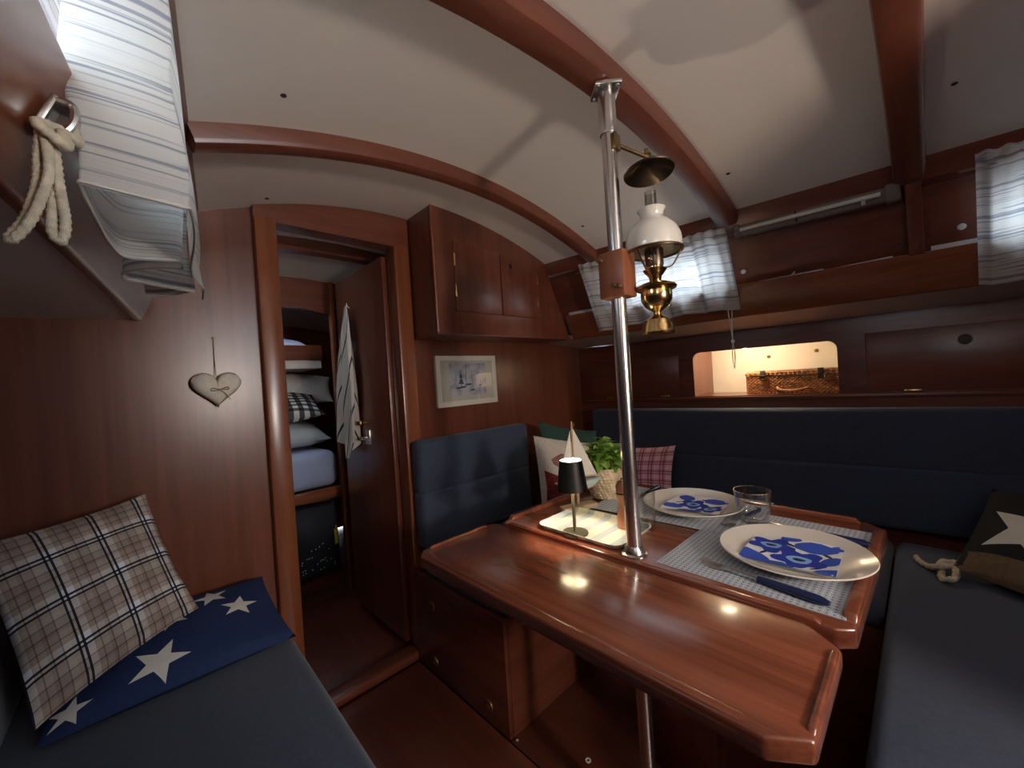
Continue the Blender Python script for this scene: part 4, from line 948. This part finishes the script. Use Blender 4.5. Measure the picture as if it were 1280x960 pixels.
# black star pillow on the aft seat
P = Pillow((2.00, -0.135, 0.660), (1.83, -0.465, 0.685), (1.735, -0.030, 0.468), (1.50, -0.335, 0.463), 0.13, (-1, .2, .6), 0.02, 0.03)
t = pillow('throw_pillow', 'black pillow with cream star and brown band on the dinette seat', P, 'black_cloth')
obj('star', P.decal(star(0.40, 0.45, 0.33, 0.30, .42)), 'star_white', t)
obj('band', P.decal([(0.0, 0.0), (.25, 0.0), (.5, 0.0), (.75, 0.0), (1, 0), (1, .17), (.75, .19), (.5, .19), (.25, .19), (0, .17)], .0010, 6, 4), 'taupe_cloth', t)
q = MB(); k0 = V(1.735, -0.030, 0.470)
q.tube(smoothpath([k0+V(.02, -.01, .0), k0+V(-.015, .03, .0), k0+V(.02, .045, -.018), k0+V(.05, .065, -.02), k0+V(.085, .075, -.02)], 8), .008, 8, twist=(.22, 300))
q.tube(smoothpath([k0+V(.0, -.01, .0), k0+V(-.05, -.005, -.012), k0+V(-.055, .02, -.018), k0+V(-.01, .02, -.015), k0+V(.03, .02, .0), k0+V(.02, -.02, .01)], 8), .008, 8, twist=(.22, 300))
obj('rope_tie', q, 'rope', t)
q = MB(); k0 = V(1.50, -0.29, 0.470); q.tube(smoothpath([k0, k0+V(-.03, .02, -.01), k0+V(-.05, .0, -.018), k0+V(-.02, -.03, -.01)], 8), .008, 8, twist=(.22, 300)); obj('rope_tie', q, 'rope', t)

# ---------------------------------------------------------------- picture and heart on the bulkhead
px0, px1, pz0, pz1 = 0.962, 1.312, 1.012, 1.243
pt = thing('framed_picture', 'white framed print of sailing ships on the bulkhead', 'picture', (1.137, 1.49, pz0))
q = MB(); fw = 0.024
q.box((px0, 1.480, pz0), (px1, 1.4995, pz0+fw), .002); q.box((px0, 1.480, pz1-fw), (px1, 1.4995, pz1), .002); q.box((px0, 1.480, pz0+fw-.001), (px0+fw, 1.4995, pz1-fw+.001), .002); q.box((px1-fw, 1.480, pz0+fw-.001), (px1, 1.4995, pz1-fw+.001), .002)
obj('frame', q, 'white_paint', pt)
obj('mount', MB().box((px0+fw-.002, 1.489, pz0+fw-.002), (px1-fw+.002, 1.494, pz1-fw+.002)), 'mat_board', pt)
art = obj('print', MB().box((1.036, 1.4885, 1.058), (1.248, 1.4895, 1.208)), 'ink_wash', pt)
def flat(pts, m_, nm, y=1.4878): obj(nm, MB().prism([Vector((x, y, z)) for x, z in pts], (0, .0006, 0)), m_, art)
flat([(1.070, 1.098), (1.128, 1.104), (1.124, 1.095), (1.074, 1.089)], 'art_ink', 'ship_hull'); flat([(1.098, 1.10), (1.101, 1.10), (1.101, 1.178), (1.098, 1.178)], 'art_ink', 'ship_mast')
flat([(1.084, 1.112), (1.114, 1.112), (1.106, 1.135), (1.092, 1.135)], 'art_ink', 'ship_sail'); flat([(1.090, 1.140), (1.109, 1.140), (1.104, 1.158), (1.095, 1.158)], 'art_ink', 'ship_sail')
flat([(1.122, 1.112), (1.160, 1.114), (1.156, 1.105), (1.126, 1.104)], 'art_ink', 'ship_hull'); flat([(1.130, 1.116), (1.148, 1.116), (1.145, 1.178), (1.134, 1.180)], 'art_sail', 'ship_sail'); flat([(1.128, 1.11), (1.1305, 1.11), (1.1305, 1.195), (1.128, 1.195)], 'art_ink', 'ship_mast')
flat([(1.164, 1.085), (1.166, 1.085), (1.164, 1.175), (1.162, 1.175)], 'art_ink', 'ship_mast'); flat([(1.150, 1.084), (1.180, 1.086), (1.174, 1.078), (1.154, 1.077)], 'art_ink', 'ship_hull')
flat([(1.205, 1.105), (1.222, 1.106), (1.218, 1.098), (1.206, 1.098)], 'art_ink', 'ship_hull'); flat([(1.213, 1.106), (1.2145, 1.106), (1.2145, 1.125), (1.213, 1.125)], 'art_ink', 'ship_mast')
obj('glazing', MB().box((px0+fw-.001, 1.4855, pz0+fw-.001), (px1-fw+.001, 1.4865, pz1-fw+.001)), 'pane_glass', pt)
# fabric heart
ht = thing('fabric_heart', 'cream stuffed fabric heart hanging on the dark bulkhead', 'ornament', (0.183, 1.48, 1.078))
def heart2(a):
    x = 16*math.sin(a)**3; y = 13*math.cos(a)-5*math.cos(2*a)-2*math.cos(3*a)-math.cos(4*a); return x/17.0, (y+2.5)/16.0
def heartmesh():
    mb = MB(); n = 48; rg = 8
    for sg in (-1, 1):
        vs = [Vector((0.183, 1.4765+sg*.020, 1.132))]; fs = []
        for r in range(1, rg+1):
            t_ = r/rg
            for k in range(n):
                hx, hz = heart2(2*PI*k/n); hgt = .0215*math.sqrt(max(0, 1-t_**2.6)); vs.append(Vector((0.183+hx*t_*.066, 1.4765+sg*hgt, 1.140+hz*t_*.0595)))
        for k in range(n): fs.append((0, 1+k, 1+(k+1) % n))
        for r in range(rg-1):
            for k in range(n): a = 1+r*n; fs.append((a+k, a+n+k, a+n+(k+1) % n, a+(k+1) % n))
        mb.add(vs, fs)
    return mb
obj('stuffed_heart', heartmesh(), 'cream_cloth', ht, smooth=70)
yb = 1.4535
obj('bow', MB().tube(smoothpath([(.186, yb, 1.142), (.168, yb-.002, 1.146), (.167, yb-.002, 1.138), (.186, yb, 1.141), (.205, yb-.002, 1.148), (.207, yb-.002, 1.141), (.188, yb, 1.141), (.200, yb, 1.128), (.212, yb+.004, 1.110)], 6), .0014, 6), 'twine', ht)
obj('hanging_string', MB().tube([(0.183, 1.478, 1.168), (0.1835, 1.494, 1.23), (0.184, 1.4975, 1.300)], .0012, 6), 'twine', ht)
obj('pin', MB().lathe([(.004, 0), (.004, .004), (0, .006)], (0.184, 1.499, 1.300), 10, Vector((0, 0, 1)).rotation_difference(V(0, -1, 0)).to_matrix()), 'old_brass', ht)

# ---------------------------------------------------------------- curtains
def curtain_right(label, y0, y1, ztop, zbot, folds, amp, seed):
    t = thing('curtain', label, 'curtain', rs((y0+y1)/2, zbot, -0.02))
    def f(u, v):
        y = lerp(y0, y1, u); z = lerp(zbot+.014*math.sin(3.2*u+seed)*1.0, ztop, v)
        ph = u*folds*2*PI+0.7*math.sin(5*u+seed)
        a = amp*(0.45+0.55*(1-v))*math.sin(ph)+0.25*amp*math.sin(2.7*ph+seed)
        if v > .90: a = .4*a+0.004*math.sin(u*folds*6.2*PI)
        return rs(y+0.006*math.cos(ph)*(1-v), z+(0.004*math.sin(u*folds*6.2*PI) if v > .97 else 0), -0.024+a)
    mb = MB(); mb.grid(f, 150, 40); obj('cloth', mb, 'curtain_cloth', t, smooth=80, recalc=False)
    zw = lerp(zbot, ztop, .90)
    obj('wire', MB().tube([rs(y0-.03, zw, -.016), rs(y1+.03, zw, -.016)], .0022, 8), 'steel', t)
    return t
c1 = curtain_right('short striped curtain beside the oil lamp', 0.500, 1.12, 1.640, 1.335, 5, 0.019, 0.4)
c2t = curtain_right('striped curtain beyond the dark side post', -0.52, -0.118, 1.655, 1.322, 3.5, 0.014, 2.2)
kn = thing('light_cord', 'white knotted pull cord hanging from the short striped curtain', 'cord', (1.79, 0.535, 1.09))
q = MB(); c0 = rs(0.535, 1.352, -0.035); c1_ = Vector((c0.x+.012, 0.538, 1.215)); c2 = Vector((c0.x+.02, 0.540, 1.105))
q.tube([c0+V(0, .012, 0), c1_], .0016, 6); q.tube([c0-V(0, .004, 0), c1_], .0016, 6)
q.tube(smoothpath([c1_, lerp(c1_, c2, .5)+V(0, .005, 0), c2, lerp(c1_, c2, .5)-V(0, .005, 0), c1_], 6), .0016, 6); obj('cord', q, 'white_cloth', kn)
obj('knot', MB().lathe([(0, -.008), (.005, -.006), (.007, 0), (.005, .006), (0, .008)], c1_, 14), 'white_cloth', kn)
for y, z, par in ((0.484, 1.487, c1), (-0.094, 1.494, c2t)):
    obj('holdback_knob', MB().lathe([(.004, -.016), (.004, .0), (.009, .001), (.010, .005), (.007, .009), (0, .010)], rs(y, z, 0.042), 18, Vector((0, 0, 1)).rotation_difference(V(-1, 0, -.4).normalized()).to_matrix()), 'white_plastic', par)
# left curtain, gathered into deep folds
lc = thing('curtain', 'long striped curtain gathered in deep folds beside the rope cleat', 'curtain', (0.03, 0.9, 1.35))
plan = [(.118, 1.12), (.105, 1.0), (.085, .85), (.062, .62), (.048, .578), (-.020, .580), (-.030, .60), (-.022, .68), (-.008, .76), (.010, .785), (.058, .79), (.070, .80), (.058, .83), (.0, .90), (.0, .96), (.02, 1.0), (.08, 1.01), (.095, 1.03), (.07, 1.07), (.03, 1.12)]
pp = smoothpath([(x*1.08, y+.05-.05*max(0, (y-.9)/.25), 0) for x, y in plan], 10)
def fcl(u, v):
    i = u*(len(pp)-1); k = int(min(i, len(pp)-2)); p = lerp(pp[k], pp[k+1], i-k)
    z = lerp(1.352-.014*min(1, max(0, (p.y-.67)/.1)), 1.637, v)
    x = p.x-.010*v*min(1, max(0, (p.y-.57)/.02))+.004*math.sin(9*v+p.y*20)
    return Vector((max(x, lw(p.y, z, -0.008).x), p.y+.006*math.sin(6*v+u*14)-.006*v, z+.003*math.sin(u*50)*(1-v)))
mb = MB(); mb.grid(fcl, 170, 34); obj('cloth', mb, 'curtain_cloth', lc, smooth=80, recalc=False)
q = MB(); hem = [fcl(i/170, 0.012)+V(0, 0, 0) for i in range(171)]; q.tube(hem, .0022, 6); obj('hem', q, 'white_cloth', lc)
obj('rail', MB().tube([ls(.42, 1.634, .005), ls(1.2, 1.634, .005)], .004, 8), 'steel', lc)

# cleat with rope
ck = thing('rope_cleat', 'chrome cleat on the mahogany shelf fiddle', 'cleat', ls(.625, 1.41, -.005))
q = MB(); cz = 1.416
nrm = Vector((1, 0, -.41)).normalized(); upv = Vector((.41, 0, 1)).normalized(); b0 = ls(.62, cz, -.002)
q.obox(b0+nrm*.003, (0, 1, 0), upv, nrm, (.014, .022, .003), .0015); obj('plate', q, 'chrome', ck)
for dy in (-.010, 0, .010):
    q = MB(); q.tube(smoothpath([b0+V(0, dy, 0)+nrm*.004+upv*.018, b0+V(0, dy, 0)+nrm*.016+upv*.020, b0+V(0, dy, 0)+nrm*.022+upv*.004, b0+V(0, dy, 0)+nrm*.018-upv*.014, b0+V(0, dy, 0)+nrm*.004-upv*.018], 6), .0042, 8); obj('prong', q, 'chrome', ck)
rp = thing('rope_coil', 'braided white rope looped through the chrome cleat', 'rope', (-.05, .60, 1.27))
def RL(pts, n=14, r=.0043):
    mb = MB(); mb.tube(smoothpath(pts, n, True), r, 10, closed=True, twist=(.14, 900)); return mb
obj('rope_loop', RL([(-.052, .600, 1.392), (-.049, .596, 1.352), (-.056, .594, 1.318), (-.066, .594, 1.290), (-.076, .600, 1.277), (-.078, .606, 1.281), (-.068, .608, 1.302), (-.059, .608, 1.338), (-.056, .606, 1.372)]), 'rope', rp, smooth=80)
obj('rope_loop', RL([(-.046, .606, 1.388), (-.044, .604, 1.345), (-.041, .602, 1.302), (-.045, .602, 1.282), (-.051, .604, 1.294), (-.048, .608, 1.340), (-.050, .610, 1.385)]), 'rope', rp, smooth=80)
q = MB(); q.tube(smoothpath([b0+nrm*.022+upv*.0, b0+nrm*.030-upv*.010, (-.038, .598, 1.392), (-.036, .594, 1.378), (-.046, .590, 1.384), (-.054, .594, 1.395), b0+nrm*.024-upv*.004], 10, True), .0052, 10, closed=True, twist=(.14, 900)); obj('rope_hitch', q, 'rope', rp, smooth=80)

# ---------------------------------------------------------------- fluorescent lamp and papers on the shelf
fl_ = thing('strip_light', 'slim strip light mounted along the carlin above the shelf', 'lamp', rs(.25, 1.61, -.02))
q = MB(); q.slab([rs(.040, 1.596, -.012), rs(.470, 1.596, -.012), rs(.470, 1.634, -.012), rs(.040, 1.634, -.012)], (.03, 0, 0), .006, 3); hs = obj('housing', q, 'lamp_grey', fl_)
q = MB(); q.tube([rs(.075, 1.617, -.020), rs(.455, 1.617, -.020)], .0075, 12); obj('tube', q, 'tube_white', fl_)
q = MB(); q.slab([rs(.030, 1.590, -.018), rs(.066, 1.590, -.018), rs(.066, 1.640, -.018), rs(.030, 1.640, -.018)], (.035, 0, 0), .008, 3); obj('end_cap', q, 'lamp_grey', fl_)
q = MB(); q.slab([rs(.455, 1.592, -.016), rs(.478, 1.592, -.016), rs(.478, 1.638, -.016), rs(.455, 1.638, -.016)], (.033, 0, 0), .007, 3); obj('end_cap', q, 'lamp_grey', fl_)
q = MB(); q.slab([rs(.110, 1.598, -.024), rs(.120, 1.598, -.024), rs(.120, 1.618, -.024), rs(.110, 1.618, -.024)], (.02, 0, 0), .002); obj('switch', q, 'white_plastic', fl_)
q = MB(); q.slab([rs(.285, 1.600, -.022), rs(.291, 1.600, -.022), rs(.291, 1.632, -.022), rs(.285, 1.632, -.022)], (.014, 0, 0), .002); obj('clip', q, 'lamp_black', fl_)
def sheet(lab, y0, y1, z0, z1, rise, name='folded_chart', off=.026):
    mb = MB(); mb.slab([rs(y0, z0, off), rs(y1, z0, off), rs(y1, z1, off), rs(y0, z1+rise, off)], (.006, 0, 0), .001); tag(obj(name, mb, 'paper'), lab, 'papers')
sheet('long folded paper chart standing behind the shelf fiddle', .24, .44, 1.33, 1.440, .004)
sheet('paper sheet sticking up from the shelf near the side post', .06, .235, 1.33, 1.440, .006, off=.034)
sheet('white paper edge on the shelf between side post and curtain', -.155, -.028, 1.33, 1.452, .0)
sheet('white papers on the shelf between cabinet and short curtain', 1.05, 1.29, 1.33, 1.452, .0)
q = MB(); q.tube(smoothpath([rs(.335, 1.436, .012), rs(.325, 1.440, .004), rs(.318, 1.446, .0)], 5), .003, 8); q.tube([rs(.335, 1.436, .012), rs(.30, 1.438, .010)], .003, 8); tag(obj('paper_clip', q, 'white_plastic'), 'small white clip lying on the top edge of the shelf fiddle', 'clip')

# ---------------------------------------------------------------- towel on the door
tw = thing('hand_towel', 'striped tea towel hanging from a hook on the cabin door', 'towel', (0.745, 1.9, 0.84))
def ftow(u, v):
    s_ = 1-v; w = lerp(.012, .115, min(1, s_*1.7)**.8); w *= 1-0.10*math.sin(s_*PI)*0
    yc = lerp(1.866, 1.925, s_); y = yc+(u-.5)*2*w
    z = lerp(0.845, 1.512, v)+.05*(1-v)*math.sin(u*7+1)*s_ - .04*s_*abs(u-.4)
    x = 0.752-0.020*math.sin(u*13+1.5*s_)*min(1, s_*2.5+.15)-0.012*math.sin(u*23)*s_-0.006
    return Vector((x-.008, y, z))
mb = MB(); mb.grid(ftow, 46, 40)
for k in list(mb.uv):
    u, v = mb.uv[k]; mb.uv[k] = (u*.75+v*.42, v)
obj('cloth', mb, 'towel_stripe', tw, smooth=80, recalc=False)

# ---------------------------------------------------------------- forward cabin
fw_ = MB()
fw_.box((0.83, 2.30, 0.0), (1.6, 2.325, 1.9)); fw_.box((-0.3, 2.30, 0.0), (0.30, 2.325, 1.9))
struct('wall_cabin_partition', fw_, 'mahogany_z', 'mahogany partition framing the forward berth')
q = MB(); q.prism([Vector((x, 2.30, z)) for x, z in [(0.30, 1.50), (0.42, 1.55), (0.55, 1.575), (0.68, 1.575), (0.83, 1.545), (0.83, 1.9), (0.30, 1.9)]], (0, .025, 0)); struct('trim_12', q, 'mahogany_x', 'arched mahogany header over the forward berth')
q = MB(); q.box((0.822, 2.285, 0.0), (0.842, 2.33, 1.9), .004); struct('trim_13', q, 'teak_z', 'mahogany corner post at the forward berth')
CW = MB(); CW.box((-0.33, 1.525, 0), (-0.30, 3.4, 1.95)); CW.box((1.6, 1.525, 0), (1.63, 3.4, 1.95)); CW.box((-0.3, 3.38, 0), (1.6, 3.41, 1.95)); struct('wall_forward_cabin', CW, 'mahogany_z')
FC = MB(); hx0, hx1, hy0, hy1 = 0.40, 0.70, 2.36, 2.54  # bounds of the assumed hatch opening, unseen behind the header
def zf(x, y): return 1.80-.08*(y-1.5)-.10*((x-.7)/.8)**2
xs_ = [-.33, -.1, .1, hx0, .55, hx1, 1.0, 1.3, 1.63]; ys_ = [1.525, 1.8, 2.1, hy0, hy1, 3.1, 3.41]
for i in range(len(xs_)-1):
    for j in range(len(ys_)-1):
        if xs_[i] >= hx0 and xs_[i+1] <= hx1 and ys_[j] >= hy0 and ys_[j+1] <= hy1: continue
        a, b_, c_, d_ = xs_[i], xs_[i+1], ys_[j], ys_[j+1]
        FC.slab([V(a, c_, zf(a, c_)), V(b_, c_, zf(b_, c_)), V(b_, d_, zf(b_, d_)), V(a, d_, zf(a, d_))], (0, 0, .03))
struct('ceiling_forward_cabin', FC, 'liner_paint', 'pale ceiling of the forward cabin with an assumed unseen hatch', 60)
portal('assumed_hatch_sky', (0.55, 2.45, 1.765), (0, 0, 0), 0.30, 0.18)  # sky through the unseen hatch, assumed to light the bunk
q = MB(); n = 24; vs = []; fs = []
for i in range(n+1):
    x = lerp(-.3, 1.6, i/n); z = zf(x, 1.83)
    vs += [V(x, 1.80, z+.01), V(x, 1.80, z-.05), V(x, 1.86, z-.05), V(x, 1.86, z+.01)]
for i in range(n):
    for k in range(4): fs.append((i*4+k, i*4+(k+1) % 4, i*4+4+(k+1) % 4, i*4+4+k))
fs += [(0, 1, 2, 3), (n*4, n*4+1, n*4+2, n*4+3)]; q.add(vs, fs); struct('trim_14', q, 'mahogany_x', 'mahogany deck beam of the forward cabin')
br = thing('berth', 'mahogany bunk berth with shelf in the forward cabin', 'bunk', (0.57, 2.6, 0.0))
obj('bunk_board', MB().box((0.30, 2.295, 0.530), (0.822, 2.325, 0.590), .005), 'teak_x', br)
obj('base_panel', MB().box((0.30, 2.43, 0.0), (0.83, 2.45, 0.536)), 'mahogany_x', br)
obj('bunk_base', MB().box((0.30, 2.326, 0.535), (0.822, 3.37, 0.555)), 'mahogany_x', br)
obj('shelf', MB().box((0.30, 2.50, 1.262), (0.822, 3.0, 1.310)), 'liner_paint', br)
obj('shelf_fiddle', MB().box((0.30, 2.47, 1.310), (0.822, 2.49, 1.395), .004), 'mahogany_x', br)
mb = MB(); mb.box((0.31, 2.305, 0.591), (0.815, 3.3, 0.790), .05, 4); o = obj('mattress', mb, 'bed_sheet'); tag(o, 'blue sheeted mattress on the forward bunk', 'mattress')
P = Pillow((0.34, 2.75, 0.925), (0.82, 2.72, 0.925), (0.34, 2.42, 0.845), (0.82, 2.40, 0.845), .13, (0, -.3, 1), .02, .1, .4, 3)
o = obj('folded_duvet', P.mesh(16), 'grey_sheet', smooth=70); tag(o, 'pale grey folded duvet on the forward bunk', 'bedding')
P = Pillow((0.31, 2.72, 1.115), (0.815, 2.68, 1.105), (0.32, 2.50, 0.965), (0.815, 2.46, 0.985), .15, (0, -1, .5), .02, .1, .4, 4)
o = obj('throw_pillow', P.mesh(18), 'gingham', smooth=70); tag(o, 'black and white gingham pillow on the forward bunk', 'pillow')
P = Pillow((0.62, 2.86, 1.26), (0.98, 2.84, 1.22), (0.60, 2.72, 1.06), (0.95, 2.70, 1.05), .13, (0, -1, .4), .03, .08, .4, 5)
o = obj('throw_pillow', P.mesh(16), 'white_cloth', smooth=70); tag(o, 'white pillow behind the gingham one on the forward bunk', 'pillow')
P = Pillow((0.46, 2.86, 1.46), (0.80, 2.86, 1.46), (0.46, 2.55, 1.385), (0.80, 2.55, 1.385), .07, (0, -.5, 1), .02, .08, .4, 6)
o = obj('throw_pillow', P.mesh(14), 'bed_sheet', smooth=70); tag(o, 'pale blue pillow on the shelf above the forward bunk', 'pillow')
# bag under the bunk
bg_ = thing('sports_bag', 'black bag with small white dots and yellow tag under the bunk', 'bag', (0.66, 2.33, 0.12))
P = Pillow((0.50, 2.36, 0.52), (0.80, 2.36, 0.50), (0.50, 2.32, 0.10), (0.80, 2.32, 0.12), .16, (0, -1, 0), .0, .08, .35, 7)
obj('body', P.mesh(18), 'bag_cloth', bg_, smooth=70)
for k in range(26):
    u, v = random.uniform(.25, .85), random.uniform(.12, .50); obj('dot', P.decal([(u+.012*math.cos(a*PI/4), v+.009*math.sin(a*PI/4)) for a in range(8)], .001, 1, 1), 'star_white', bg_)
obj('tag', P.decal([(.86, .66), (.93, .66), (.93, .40), (.86, .40)], .003, 3, 4), 'yellow_tag', bg_)
obj('flap', P.decal([(.10, .60), (.5, .56), (.90, .60), (.90, .93), (.5, .96), (.10, .93)], .004, 5, 4), 'bag_cloth', bg_)
# unseen fixture behind the viewer, added as source for the assumed warm light
al = thing('assumed_bulkhead_lamp', 'unseen small round cabin lamp added on the aft bulkhead for the assumed warm light', 'lamp', (0.54, YA, 1.22))
obj('housing', MB().lathe([(.05, 0), (.05, .02), (.035, .03)], (0.54, YA, 1.22), 24, Vector((0, 0, 1)).rotation_difference(V(0, 1, 0)).to_matrix()), 'brass', al)
obj('globe', MB().lathe([(.034, .03), (.036, .045), (.025, .07), (0, .08)], (0.54, YA, 1.22), 24, Vector((0, 0, 1)).rotation_difference(V(0, 1, 0)).to_matrix()), 'opal_glass', al)
